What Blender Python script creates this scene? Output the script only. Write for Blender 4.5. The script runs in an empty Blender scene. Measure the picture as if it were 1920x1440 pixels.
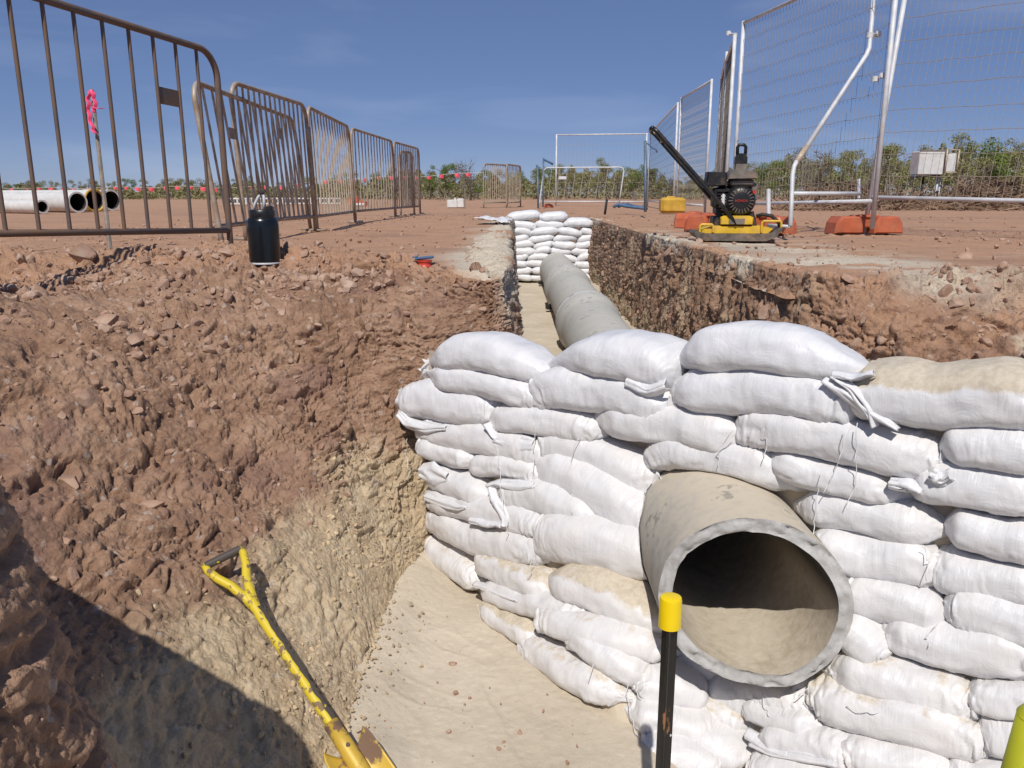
import bpy, math, random
import numpy as np
from mathutils import Vector, Matrix
rng = np.random.default_rng(7); random.seed(7)
scene = bpy.context.scene
col = scene.collection
# ------------------------------------------------------------ camera, sky, sun, exposure
PITCH = math.radians(13.3); F = 1500.0; CZ = 0.32
cam_d = bpy.data.cameras.new('camera'); cam = bpy.data.objects.new('camera', cam_d); col.objects.link(cam)
cam.location = (0, 0, CZ); cam.rotation_euler = (math.pi/2-PITCH, 0, 0)
cam_d.sensor_width = 36; cam_d.lens = F/1920*36; cam_d.clip_start = 0.02; cam_d.clip_end = 6000
scene.camera = cam
SUN = Vector((-0.13, -1.0, 1.22)).normalized()
w = bpy.data.worlds.new('World'); scene.world = w; w.use_nodes = True
nt = w.node_tree; bg = nt.nodes['Background']
sky = nt.nodes.new('ShaderNodeTexSky'); sky.sky_type = 'NISHITA'; sky.sun_disc = False
sky.sun_elevation = math.asin(SUN.z); sky.sun_rotation = math.atan2(SUN.x, SUN.y)
sky.air_density = 0.62; sky.dust_density = 0.0; sky.ozone_density = 4.5; sky.altitude = 0
hsv = nt.nodes.new('ShaderNodeHueSaturation'); hsv.inputs['Saturation'].default_value = 1.0
nt.links.new(sky.outputs[0], hsv.inputs['Color'])
# faint cirrus
tc = nt.nodes.new('ShaderNodeTexCoord'); mp = nt.nodes.new('ShaderNodeMapping'); mp.inputs['Scale'].default_value = (1.6, 1.6, 9)
nz = nt.nodes.new('ShaderNodeTexNoise'); nz.inputs['Scale'].default_value = 1.7; nz.inputs['Detail'].default_value = 7; nz.inputs['Distortion'].default_value = .5
cr = nt.nodes.new('ShaderNodeValToRGB'); cr.color_ramp.elements[0].position = .50; cr.color_ramp.elements[1].position = .86
mx = nt.nodes.new('ShaderNodeMix'); mx.data_type = 'RGBA'; mx.blend_type = 'ADD'
mx.inputs['B'].default_value = (1.5, 1.45, 1.35, 1)
nt.links.new(tc.outputs['Generated'], mp.inputs[0]); nt.links.new(mp.outputs[0], nz.inputs['Vector'])
nt.links.new(nz.outputs['Fac'], cr.inputs[0]); nt.links.new(cr.outputs[0], mx.inputs['Factor'])
tint = nt.nodes.new('ShaderNodeMix'); tint.data_type = 'RGBA'; tint.blend_type = 'MULTIPLY'; tint.inputs['Factor'].default_value = 1
tint.inputs['B'].default_value = (1.10, .99, 1.10, 1); nt.links.new(hsv.outputs[0], tint.inputs['A']); ev = nt.nodes.new('ShaderNodeMix'); ev.data_type = 'RGBA'; ev.inputs['Factor'].default_value = .55; ev.inputs['B'].default_value = (1.62, 2.62, 5.1, 1)
nt.links.new(tint.outputs['Result'], ev.inputs['A']); nt.links.new(ev.outputs['Result'], mx.inputs['A']); nt.links.new(mx.outputs['Result'], bg.inputs['Color'])
bg.inputs['Strength'].default_value = 0.075
sl = bpy.data.lights.new('sun', 'SUN'); sl.energy = 4.2; sl.angle = math.radians(.55); sl.color = (1, .955, .89)
so = bpy.data.objects.new('sun', sl); col.objects.link(so); so.rotation_euler = SUN.to_track_quat('Z', 'Y').to_euler()
vs = scene.view_settings; vs.view_transform = 'Standard'; vs.look = 'None'; vs.exposure = 0.0; vs.gamma = 1

# ------------------------------------------------------------ projection helpers (photo pixel -> place)
cp, sp_ = math.cos(PITCH), math.sin(PITCH)
def ray(u, v):
    a = (u-960)/F; b = (720-v)/F
    return np.array([a, cp+b*sp_, -sp_+b*cp])
def P(u, v, D):                      # depth D along the viewing axis
    return np.array([0, 0, CZ])+ray(u, v)*D
def gp(u, D, z=0.0):                 # ground point seen at column u, depth D
    y = (D+(z-CZ)*sp_)/cp
    return np.array([(u-960)/F*D, y, z])
def G(u, v, z=0.0):
    r = ray(u, v); t = (z-CZ)/r[2]
    return np.array([0, 0, CZ])+r*t

# ------------------------------------------------------------ vector noise
def _h(ix, iy, iz, s):
    n = (ix.astype(np.int64)*374761393+iy.astype(np.int64)*668265263+iz.astype(np.int64)*2147483647+s*1442695041) & 0xFFFFFFFF
    n = ((n ^ (n >> 13))*1274126177) & 0xFFFFFFFF
    n = ((n ^ (n >> 16))*2246822519) & 0xFFFFFFFF
    return ((n ^ (n >> 15)) & 0xFFFFFF)/float(0xFFFFFF)
def vnoise(p, s=0):
    i = np.floor(p).astype(np.int64); f = p-i; f = f*f*f*(f*(f*6-15)+10)
    r = 0
    for dx in (0, 1):
        for dy in (0, 1):
            for dz in (0, 1):
                wgt = (f[..., 0] if dx else 1-f[..., 0])*(f[..., 1] if dy else 1-f[..., 1])*(f[..., 2] if dz else 1-f[..., 2])
                r = r+wgt*_h(i[..., 0]+dx, i[..., 1]+dy, i[..., 2]+dz, s)
    return r*2-1
def fbm(p, o=4, s=0, g=.5, l=2.03):
    a, r, t = 1, 0, 0
    for k in range(o):
        r = r+a*vnoise(p, s+k*17); t += a; a *= g; p = p*l+3.7
    return r/t
def worley(p, s=0):
    i = np.floor(p).astype(np.int64); f1 = np.full(p.shape[:-1], 9.); f2 = f1.copy(); cid = np.zeros(p.shape[:-1])
    for dx in (-1, 0, 1):
        for dy in (-1, 0, 1):
            for dz in (-1, 0, 1):
                c = i+np.array([dx, dy, dz])
                q = np.stack([c[..., k]+_h(c[..., 0], c[..., 1], c[..., 2], s+k*5+1) for k in range(3)], -1)
                d = np.sqrt(((p-q)**2).sum(-1))
                near = d < f1
                f2 = np.where(near, f1, np.minimum(f2, d)); f1 = np.where(near, d, f1)
                cid = np.where(near, _h(c[..., 0], c[..., 1], c[..., 2], s+91), cid)
    return f1, f2, cid
def sstep(a, b, x):
    t = np.clip((x-a)/(b-a), 0, 1); return t*t*(3-2*t)

# ------------------------------------------------------------ objects
def tag(o, label=None, cat=None, group=None, kind=None):
    if label: o['label'] = label
    if cat: o['category'] = cat
    if group: o['group'] = group
    if kind: o['kind'] = kind
    return o
def empty(name, loc, label, cat, group=None, rz=0):
    o = bpy.data.objects.new(name, None); col.objects.link(o); o.location = tuple(loc); o.rotation_euler = (0, 0, rz)
    o.empty_display_size = .1
    return tag(o, label, cat, group)
def add_mesh(name, V, Fc, mat, parent=None, origin=(0, 0, 0), smooth=True):
    V = np.asarray(V, float)-np.asarray(origin, float)
    me = bpy.data.meshes.new(name)
    me.from_pydata(V.tolist(), [], Fc if isinstance(Fc, list) else Fc.tolist())
    me.polygons.foreach_set('use_smooth', [smooth]*len(me.polygons))
    if mat: me.materials.append(mat)
    me.update()
    o = bpy.data.objects.new(name, me); col.objects.link(o)
    if parent is not None: o.parent = parent
    else: o.location = tuple(origin)
    return o
def grid_faces(n, m, close=False):
    i = np.arange(n-1)[:, None]; mm = m if close else m-1; j = np.arange(mm)[None, :]
    a = i*m+j; b = i*m+(j+1) % m; c = (i+1)*m+(j+1) % m; d = (i+1)*m+j
    return np.stack([a, b, c, d], -1).reshape(-1, 4)
def fast_grid(name, Pn, mat, close=False, parent=None, attrs=None, flip=False, uv=None, origin=(0, 0, 0), keep=None):
    n, m = Pn.shape[:2]; Fc = grid_faces(n, m, close)
    if keep is not None: Fc = Fc[keep.ravel()[Fc].all(1)]
    if flip: Fc = Fc[:, ::-1]
    V = (Pn.reshape(-1, 3)-np.asarray(origin)).astype(np.float32)
    me = bpy.data.meshes.new(name); me.vertices.add(len(V)); me.vertices.foreach_set('co', V.ravel())
    me.loops.add(Fc.size); me.loops.foreach_set('vertex_index', np.ascontiguousarray(Fc).ravel().astype(np.int32))
    me.polygons.add(len(Fc)); me.polygons.foreach_set('loop_start', (np.arange(len(Fc))*4).astype(np.int32))
    me.polygons.foreach_set('loop_total', np.full(len(Fc), 4, np.int32))
    me.polygons.foreach_set('use_smooth', np.ones(len(Fc), bool))
    if mat: me.materials.append(mat)
    me.update(calc_edges=True)
    for k, a in (attrs or {}).items():
        at = me.attributes.new(k, 'FLOAT', 'POINT'); at.data.foreach_set('value', a.reshape(-1).astype(np.float32))
    if uv is not None:
        ul = me.uv_layers.new(name='UVMap'); q = uv.reshape(-1, 2)[Fc.ravel()]; ul.data.foreach_set('uv', q.ravel().astype(np.float32))
    o = bpy.data.objects.new(name, me); col.objects.link(o)
    if parent is not None: o.parent = parent
    else: o.location = tuple(origin)
    return o

class MB:
    def __init__(s): s.v = []; s.f = []
    def add(s, V, Fc):
        o = len(s.v); s.v += [tuple(map(float, q)) for q in V]; s.f += [tuple(int(i)+o for i in q) for q in Fc]; return s
    def box(s, c, size, R=None, bev=0.0):
        x, y, z = [k/2 for k in size]; b = min(bev, x*.9, y*.9, z*.9)
        if b <= 0:
            V = [(i, j, k) for i in (-x, x) for j in (-y, y) for k in (-z, z)]
            Fc = [(0, 1, 3, 2), (4, 6, 7, 5), (0, 4, 5, 1), (2, 3, 7, 6), (0, 2, 6, 4), (1, 5, 7, 3)]
        else:
            ring = [(-x+b, -y), (x-b, -y), (x, -y+b), (x, y-b), (x-b, y), (-x+b, y), (-x, y-b), (-x, -y+b)]
            inn = [(a*(x-b)/x, c2*(y-b)/y) for a, c2 in ring]
            V = [(a, c2, -z) for a, c2 in inn]+[(a, c2, -z+b) for a, c2 in ring]+[(a, c2, z-b) for a, c2 in ring]+[(a, c2, z) for a, c2 in inn]
            Fc = [tuple(range(7, -1, -1)), tuple(range(24, 32))]
            for r in range(3):
                for i in range(8): j = (i+1) % 8; Fc.append((r*8+i, r*8+j, r*8+8+j, r*8+8+i))
        V = np.array(V)
        if R is not None: V = V @ np.array(R).T
        return s.add(V+np.array(c), Fc)
    def prism(s, poly, y0, y1, M=None, bev=0):        # poly in local x,z ; extruded in y ; M maps local->world
        n = len(poly)
        if bev:
            c = np.mean(poly, 0); inner = [tuple(c+(np.array(q)-c)*(1-bev/max(.001, np.linalg.norm(np.array(q)-c)))) for q in poly]
            rings = [(inner, y0), (poly, y0+bev*(1 if y1 > y0 else -1)), (poly, y1-bev*(1 if y1 > y0 else -1)), (inner, y1)]
        else: rings = [(poly, y0), (poly, y1)]
        V = [(p[0], yy, p[1]) for pl, yy in rings for p in pl]
        Fc = [tuple(range(n)), tuple((len(rings)-1)*n+i for i in range(n-1, -1, -1))]
        for r in range(len(rings)-1):
            for i in range(n): j = (i+1) % n; Fc.append((r*n+j, r*n+i, r*n+n+i, r*n+n+j))
        V = np.array(V)
        if M is not None: V = np.array([M(q) for q in V])
        return s.add(V, Fc)
    def tube(s, pts, r, seg=8, caps=True):
        pts = [np.array(p, float) for p in pts]; n = len(pts)
        rs = r if hasattr(r, '__len__') else [r]*n
        T = []
        for i in range(n):
            t = pts[min(i+1, n-1)]-pts[max(i-1, 0)]; T.append(t/max(1e-9, np.linalg.norm(t)))
        ref = np.array([0, 0, 1.]) if abs(T[0][2]) < .9 else np.array([1., 0, 0])
        u = np.cross(T[0], ref); u /= np.linalg.norm(u); V = []
        for i in range(n):
            u = u-T[i]*np.dot(u, T[i]); u /= max(1e-9, np.linalg.norm(u)); w_ = np.cross(T[i], u)
            for k in range(seg):
                a = 2*math.pi*k/seg; V.append(pts[i]+rs[i]*(math.cos(a)*u+math.sin(a)*w_))
        Fc = []
        for i in range(n-1):
            for k in range(seg):
                k2 = (k+1) % seg; Fc.append((i*seg+k, i*seg+k2, (i+1)*seg+k2, (i+1)*seg+k))
        if caps: Fc.append(tuple(range(seg-1, -1, -1))); Fc.append(tuple((n-1)*seg+k for k in range(seg)))
        return s.add(V, Fc)
    def lathe(s, prof, seg=32, c=(0, 0, 0), axis='z', closed=False):   # prof (r, h)
        n = len(prof); V = []
        for r, h in prof:
            for k in range(seg):
                a = 2*math.pi*k/seg
                q = (r*math.cos(a), r*math.sin(a), h) if axis == 'z' else (r*math.cos(a), h, r*math.sin(a))
                V.append(np.array(q)+np.array(c))
        Fc = []
        rng_ = range(n if closed else n-1)
        for i in rng_:
            j = (i+1) % n
            for k in range(seg):
                k2 = (k+1) % seg; Fc.append((i*seg+k, i*seg+k2, j*seg+k2, j*seg+k))
        return s.add(V, Fc)
    def build(s, name, mat, parent=None, origin=(0, 0, 0), smooth=False, angle=35):
        o = add_mesh(name, s.v, s.f, mat, parent, origin, smooth)
        if not smooth:
            me = o.data; me.polygons.foreach_set('use_smooth', [True]*len(me.polygons))
            me.set_sharp_from_angle(angle=math.radians(angle))
        return o
def arc(c, r, a0, a1, n, ex, ez):
    return [np.array(c)+r*(math.cos(a)*np.array(ex)+math.sin(a)*np.array(ez)) for a in np.linspace(a0, a1, n)]
def copy_tree(o, parent=None, done=None):
    c = o.copy(); col.objects.link(c)
    if parent is not None: c.parent = parent
    for ch in list(o.children): copy_tree(ch, c)
    return c

# ------------------------------------------------------------ materials
def S(r, g, b):
    f = lambda c: (c/255/12.92 if c/255 <= .04045 else ((c/255+.055)/1.055)**2.4)
    return (f(r), f(g), f(b), 1)
def L(r, g, b): return (r, g, b, 1)
class MT:
    def __init__(s, name, rough=.8, metal=0):
        s.m = bpy.data.materials.new(name); s.m.use_nodes = True; s.t = s.m.node_tree; s.n = s.t.nodes
        s.b = s.n['Principled BSDF']; s.b.inputs['Roughness'].default_value = rough; s.b.inputs['Metallic'].default_value = metal
        s.tc = s.n.new('ShaderNodeTexCoord')
    def link(s, a, b): s.t.links.new(a, b)
    def noise(s, scale, detail=4, rough=.55, vec=None, dist=0, stretch=None):
        n = s.n.new('ShaderNodeTexNoise'); n.inputs['Scale'].default_value = scale; n.inputs['Detail'].default_value = detail
        n.inputs['Roughness'].default_value = rough; n.inputs['Distortion'].default_value = dist
        src = vec or s.tc.outputs['Object']
        if stretch:
            mp = s.n.new('ShaderNodeMapping'); mp.inputs['Scale'].default_value = stretch; s.link(src, mp.inputs[0]); src = mp.outputs[0]
        s.link(src, n.inputs['Vector']); return n.outputs['Fac']
    def vor(s, scale, feature='F1', out='Distance'):
        n = s.n.new('ShaderNodeTexVoronoi'); n.inputs['Scale'].default_value = scale; n.feature = feature
        s.link(s.tc.outputs['Object'], n.inputs['Vector']); return n.outputs[out]
    def ramp(s, fac, stops):
        r = s.n.new('ShaderNodeValToRGB'); e = r.color_ramp.elements
        while len(e) < len(stops): e.new(.5)
        for k, (p, c) in enumerate(stops): e[k].position = p; e[k].color = c if len(c) == 4 else (*c, 1)
        s.link(fac, r.inputs[0]); return r.outputs[0]
    def mix(s, fac, a, b, mode='MIX'):
        m = s.n.new('ShaderNodeMix'); m.data_type = 'RGBA'; m.blend_type = mode
        for k, x in (('Factor', fac), ('A', a), ('B', b)):
            if isinstance(x, (int, float)): m.inputs[k].default_value = x
            elif isinstance(x, tuple): m.inputs[k].default_value = x
            else: s.link(x, m.inputs[k])
        return m.outputs['Result']
    def math(s, op, a, b=0., clamp=False):
        m = s.n.new('ShaderNodeMath'); m.operation = op; m.use_clamp = clamp
        for k, x in enumerate((a, b)):
            if isinstance(x, (int, float)): m.inputs[k].default_value = x
            else: s.link(x, m.inputs[k])
        return m.outputs[0]
    def attr(s, name):
        a = s.n.new('ShaderNodeAttribute'); a.attribute_name = name; return a.outputs['Fac']
    def color(s, x):
        if isinstance(x, tuple): s.b.inputs['Base Color'].default_value = x
        else: s.link(x, s.b.inputs['Base Color'])
        return s
    def bump(s, h, strength=.5, dist=.01):
        b = s.n.new('ShaderNodeBump'); b.inputs['Strength'].default_value = strength; b.inputs['Distance'].default_value = dist
        s.link(h, b.inputs['Height'])
        prev = s.b.inputs['Normal'].links
        if prev: s.link(prev[0].from_socket, b.inputs['Normal'])
        s.link(b.outputs[0], s.b.inputs['Normal']); return s

RED = L(.275, .16, .10); RED2 = L(.36, .225, .148); ORG = L(.42, .245, .15); ORG2 = L(.36, .205, .125)
KHA = L(.49, .375, .24); KHA2 = L(.36, .265, .17); SAND = L(.60, .52, .41); SAND2 = L(.53, .455, .35)
def soil():
    m = MT('soil', .95)
    n1 = m.noise(3.5, 6, .6); n2 = m.noise(26, 5, .65); n3 = m.noise(150, 3, .6)
    red = m.ramp(m.math('ADD', m.math('MULTIPLY', n1, .5), m.math('MULTIPLY', n2, .5)),
                 [(.30, L(.155, .09, .062)), (.46, RED), (.56, RED2), (.68, L(.42, .27, .19))])
    org = m.ramp(m.math('ADD', m.math('MULTIPLY', n1, .65), m.math('MULTIPLY', n2, .35)), [(.32, ORG2), (.5, ORG), (.66, L(.50, .27, .16))])
    kha = m.ramp(m.math('ADD', m.math('MULTIPLY', n1, .4), m.math('MULTIPLY', n2, .6)), [(.32, KHA2), (.5, KHA), (.66, L(.56, .46, .32))])
    snd = m.ramp(n2, [(.3, SAND2), (.7, SAND)])
    c = m.mix(m.attr('top'), red, org); c = m.mix(m.attr('khaki'), c, kha); c = m.mix(m.attr('sand'), c, snd)
    v = m.vor(60, 'F1', 'Color'); sep = m.n.new('ShaderNodeSeparateColor'); m.link(v, sep.inputs[0])
    spk = m.math('GREATER_THAN', sep.outputs[0], .985)
    c = m.mix(m.math('MULTIPLY', spk, .5), c, L(.5, .43, .38))
    c = m.mix(m.math('MULTIPLY', m.attr('var'), 1.), c, L(.20, .11, .085))
    m.color(c)
    m.bump(n3, .35, .004); m.bump(n2, .8, .014)
    vb = m.vor(75); m.bump(vb, .45, .007); m.bump(m.noise(60, 6, .75), .7, .010)
    return m.m
def sand_mat():
    m = MT('sand', .95)
    n1 = m.noise(2.2, 5, .6); n2 = m.noise(45, 4, .7); n3 = m.noise(420, 2, .6)
    c = m.ramp(m.math('ADD', m.math('MULTIPLY', n1, .7), m.math('MULTIPLY', n2, .3)), [(.34, L(.48, .405, .305)), (.5, SAND2), (.66, SAND)])
    v = m.vor(55, 'F1', 'Color'); sep = m.n.new('ShaderNodeSeparateColor'); m.link(v, sep.inputs[0])
    dn = m.vor(55); dot = m.math('MULTIPLY', m.math('GREATER_THAN', sep.outputs[1], .9), m.math('LESS_THAN', dn, .22))
    patch = m.ramp(m.noise(3.2, 3, .5), [(.5, L(0, 0, 0)), (.66, L(1, 1, 1))])
    c = m.mix(m.math('MULTIPLY', dot, patch), c, L(.30, .14, .09))
    m.color(c); m.bump(n3, .45, .003); m.bump(n2, .5, .006); m.bump(m.noise(9, 4, .6), .2, .012)
    return m.m
def rock_mat():
    m = MT('stone', .9)
    oi = m.n.new('ShaderNodeObjectInfo')
    n = m.noise(14, 5, .6); nn = m.noise(3.1, 2, .5)
    c = m.ramp(m.math('ADD', m.math('MULTIPLY', n, .55), m.math('MULTIPLY', nn, .45)),
               [(.34, L(.24, .145, .10)), (.47, L(.34, .21, .145)), (.58, L(.41, .275, .20)), (.70, L(.48, .37, .30))])
    m.color(c); m.bump(n, .5, .01); m.bump(m.noise(90, 3), .4, .004)
    return m.m
def bag_mat():
    m = MT('woven_plastic', .38)
    m.b.inputs['Specular IOR Level'].default_value = .35
    uvn = m.tc.outputs['UV']; mp = m.n.new('ShaderNodeMapping'); mp.inputs['Scale'].default_value = (150, 3, 1); m.link(uvn, mp.inputs[0])
    st = m.noise(1.0, 3, .6, vec=mp.outputs[0])
    mp2 = m.n.new('ShaderNodeMapping'); mp2.inputs['Scale'].default_value = (260, 330, 1); m.link(uvn, mp2.inputs[0])
    ck = m.n.new('ShaderNodeTexChecker'); ck.inputs['Scale'].default_value = 1; m.link(mp2.outputs[0], ck.inputs['Vector'])
    n1 = m.noise(9, 5, .6); n2 = m.noise(60, 4, .6)
    white = m.ramp(m.math('ADD', m.math('MULTIPLY', st, .5), m.math('MULTIPLY', n1, .5)), [(.3, L(.59, .585, .59)), (.55, L(.69, .69, .71))])
    tan = m.ramp(n2, [(.35, L(.48, .41, .31)), (.65, L(.58, .51, .41))])
    dust = m.ramp(m.math('ADD', m.attr('sand'), m.math('MULTIPLY', m.math('SUBTRACT', m.noise(22, 5, .65), .5), .9)), [(.42, L(0, 0, 0)), (.60, L(1, 1, 1))])
    film = m.ramp(m.math('ADD', m.attr('film'), m.math('MULTIPLY', m.math('SUBTRACT', n1, .5), 1.0)), [(.1, L(0, 0, 0)), (1.0, L(.75, .75, .75))])
    c = m.mix(film, white, L(.66, .585, .49)); c = m.mix(dust, c, tan)
    m.color(c)
    m.link(m.math('ADD', .38, m.math('MULTIPLY', dust, .5)), m.b.inputs['Roughness'])
    m.bump(st, .13, .004); m.bump(ck.outputs['Fac'], .12, .0006)
    m.bump(m.noise(16, 5, .6, dist=1.2), .3, .012)
    return m.m
def concrete():
    m = MT('concrete', .85)
    n1 = m.noise(3.5, 6, .65); n2 = m.noise(30, 5, .6); n3 = m.noise(200, 2)
    c = m.ramp(m.math('ADD', m.math('MULTIPLY', n1, .6), m.math('MULTIPLY', n2, .4)), [(.33, L(.33, .315, .28)), (.5, L(.44, .415, .36)), (.66, L(.53, .49, .41))])
    geo = m.n.new('ShaderNodeNewGeometry'); sx = m.n.new('ShaderNodeSeparateXYZ'); m.link(geo.outputs['Normal'], sx.inputs[0])
    up = m.ramp(m.math('ADD', sx.outputs[2], m.math('MULTIPLY', m.math('SUBTRACT', n2, .5), .9)), [(.35, L(0, 0, 0)), (1.0, L(.8, .8, .8))])
    up = m.math('MULTIPLY', up, m.attr('dust'))
    c = m.mix(up, c, L(.56, .48, .365))
    c = m.mix(m.attr('collar'), c, L(.49, .495, .485))
    v = m.noise(7, 2, .4); spots = m.ramp(m.math('MULTIPLY', m.noise(26, 3, .7), m.math('GREATER_THAN', v, .60)), [(.52, L(0, 0, 0)), (.6, L(.6, .6, .6))])
    c = m.mix(spots, c, L(.17, .16, .14))
    m.color(c); m.bump(n3, .25, .002); m.bump(n2, .25, .005)
    return m.m
def shaded_bore_concrete():
    m = MT('shaded_bore_concrete', .9)
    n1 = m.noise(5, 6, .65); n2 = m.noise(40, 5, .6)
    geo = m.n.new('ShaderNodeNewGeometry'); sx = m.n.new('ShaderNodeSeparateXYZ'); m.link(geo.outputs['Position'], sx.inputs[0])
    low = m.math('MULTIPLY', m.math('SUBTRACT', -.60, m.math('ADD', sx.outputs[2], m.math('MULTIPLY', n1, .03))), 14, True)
    c = m.ramp(n1, [(.35, L(.035, .032, .028)), (.65, L(.075, .07, .06))])  # upper bore near black: its shade is put into the colour
    lit_silt = m.ramp(m.math('ADD', m.math('MULTIPLY', n1, .6), m.math('MULTIPLY', n2, .4)), [(.36, L(.40, .335, .245)), (.5, L(.50, .43, .33)), (.64, L(.56, .49, .39))])  # silt tan, also painted over the whole sunlit lower half
    m.color(m.mix(low, c, lit_silt)); m.bump(n2, .25, .004); m.bump(n1, .3, .01)
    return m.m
def cut_concrete():
    m = MT('cut_concrete', .8)
    v = m.vor(120, 'F1', 'Color'); sep = m.n.new('ShaderNodeSeparateColor'); m.link(v, sep.inputs[0])
    c = m.ramp(sep.outputs[0], [(0, L(.36, .35, .335)), (.45, L(.42, .41, .395)), (.9, L(.47, .46, .44)), (1, L(.56, .545, .52))])
    c = m.mix(.6, c, m.ramp(m.noise(18, 5, .7), [(.35, L(.31, .305, .30)), (.65, L(.50, .49, .47))]))
    m.color(c); m.bump(m.noise(60, 4, .7), .3, .004); m.bump(m.noise(200, 2), .3, .002)
    return m.m
def rusty(name, base, rust, lo=.45, hi=.6, metal=.3, rough=.55, scale=14, stretch=None):
    m = MT(name, rough, metal)
    f = m.ramp(m.noise(scale, 5, .65, stretch=stretch), [(lo, L(0, 0, 0)), (hi, L(1, 1, 1))])
    m.color(m.mix(f, base, rust)); m.bump(m.noise(90, 3), .2, .001)
    m.link(m.math('ADD', rough, m.math('MULTIPLY', f, .3)), m.b.inputs['Roughness'])
    m.link(m.math('MULTIPLY', m.math('SUBTRACT', 1., f), metal), m.b.inputs['Metallic'])
    return m.m
def plain(name, c, rough=.6, metal=0, var=.25, scale=12, bump=.15, dust=0.0):
    m = MT(name, rough, metal)
    d = tuple(x*(1-var) for x in c[:3])+(1,); e = tuple(min(1, x*(1+var*.6)) for x in c[:3])+(1,)
    cc = m.ramp(m.noise(scale, 5, .6), [(.35, d), (.65, e)])
    if dust: cc = m.mix(m.ramp(m.noise(scale*.7, 5, .7), [(.5, L(0, 0, 0)), (.75, L(dust, dust, dust))]), cc, L(.42, .27, .17))
    m.color(cc); m.bump(m.noise(scale*6, 3), bump, .002)
    return m.m
def leaf(name, a, b):
    m = MT(name, .7); m.b.inputs['Specular IOR Level'].default_value = .2
    m.color(m.ramp(m.noise(1.3, 4, .6), [(.35, a), (.65, b)])); return m.m
M = dict(soil=soil(), sand=sand_mat(), stone=rock_mat(), bag=bag_mat(), conc=concrete(), bore=shaded_bore_concrete(), cut=cut_concrete(),
    rust=rusty('rusted_steel', L(.40, .34, .28), L(.27, .185, .12), .38, .6, .25, .5, 9),
    rustbar=rusty('rusted_bar', L(.52, .45, .36), L(.36, .26, .17), .42, .6, .25, .5, 12),
    galv=plain('galvanised_steel', L(.60, .61, .63), .55, .08, .2, 7, .1, .05),
    wire=plain('wire', L(.22, .20, .17), .6, .4, .2, 30, 0),
    wirelt=plain('wire_dusty', L(.42, .36, .29), .6, .3, .2, 30, 0),
    orange=plain('orange_plastic', L(.46, .115, .05), .5, 0, .2, 10, .1, .35),
    yellow=plain('yellow_paint', L(.68, .42, .02), .5, 0, .2, 12, .15, .5),
    capyel=plain('yellow_cap', L(.85, .60, .005), .35, 0, .06, 9, .03),
    black=plain('black_paint', L(.012, .012, .013), .35, 0, .3, 14, .1, .1),
    picket=rusty('picket_paint', L(.010, .010, .010), L(.30, .13, .055), .58, .60, 0, .4, 16, (1, 1, .3)),
    rustbacklit=rusty('backlit_rusted_steel', L(.13, .105, .10), L(.17, .10, .06), .38, .6, .3, .5, 9),  # darker copy of the rusted steel, backlit shade painted in for the nearest barrier
    jug=rusty('jug_enamel', L(.006, .008, .010), L(.10, .10, .10), .66, .8, 0, .25, 26),
    engine=plain('engine_black', L(.02, .02, .021), .5, .3, .4, 20, .2, .35),
    plate=plain('worn_steel', L(.15, .125, .105), .65, .4, .4, 18, .3, .6),
    tank=plain('grimy_metal', L(.20, .175, .15), .6, .3, .35, 16, .2, .6),
    shovely=rusty('chipped_yellow_paint', L(.62, .47, .03), L(.20, .13, .07), .54, .60, 0, .45, 30),
    shovelw=rusty('worn_blade_paint', L(.55, .36, .05), L(.17, .10, .06), .50, .56, .1, .5, 16),
    shovelg=rusty('bare_shaft', L(.09, .075, .065), L(.72, .56, .02), .66, .69, .2, .5, 30),
    pink=plain('pink_ribbon', L(.95, .10, .22), .5, 0, .15, 30, 0), pinkr=plain('coral_flag', L(.95, .13, .18), .6, 0, .1, 5, 0),
    wood=plain('weathered_stake', L(.26, .22, .18), .8, 0, .3, 20, .3), blue=plain('blue_rope', L(.06, .12, .22), .6, 0, .2, 10, .1),
    bluegrey=plain('painted_post', L(.13, .18, .24), .5, .2, .3, 10, .1), white=plain('white_plastic', L(.66, .65, .63), .5, 0, .15, 6, .05, .3),
    whitep=plain('pale_pipe', L(.62, .61, .58), .6, 0, .12, 6, .05), red=plain('red_plastic', L(.5, .04, .02), .4, 0, .2, 10, .05, .2),
    jerry=plain('mustard_plastic', L(.55, .33, .04), .5, 0, .2, 7, .1, .3), dark=plain('rubber_and_bore_shade', L(.015, .015, .015), .7, 0, .3, 20, .1, .2),
    leafA=leaf('dry_leaf', L(.15, .16, .055), L(.26, .265, .11)), leafB=leaf('green_leaf', L(.08, .13, .02), L(.17, .23, .05)),
    leafC=leaf('grey_leaf', L(.13, .12, .075), L(.24, .22, .14)), bark=plain('bark', L(.20, .17, .14), .9, 0, .3, 6, .2),
    stick=plain('dead_wood', L(.26, .17, .11), .9, 0, .45, 1.2, .2), hivis=plain('hi_vis_yellow', L(.50, .50, .02), .5, 0, .1, 9, .1),
    khakistone=plain('khaki_stone', L(.48, .37, .235), .9, 0, .35, 9, .3),
    shrub=leaf('scrub_leaf', L(.13, .13, .055), L(.25, .235, .12)), twine=plain('white_twine', L(.7, .7, .7), .6, 0, .1, 40, 0))
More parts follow.
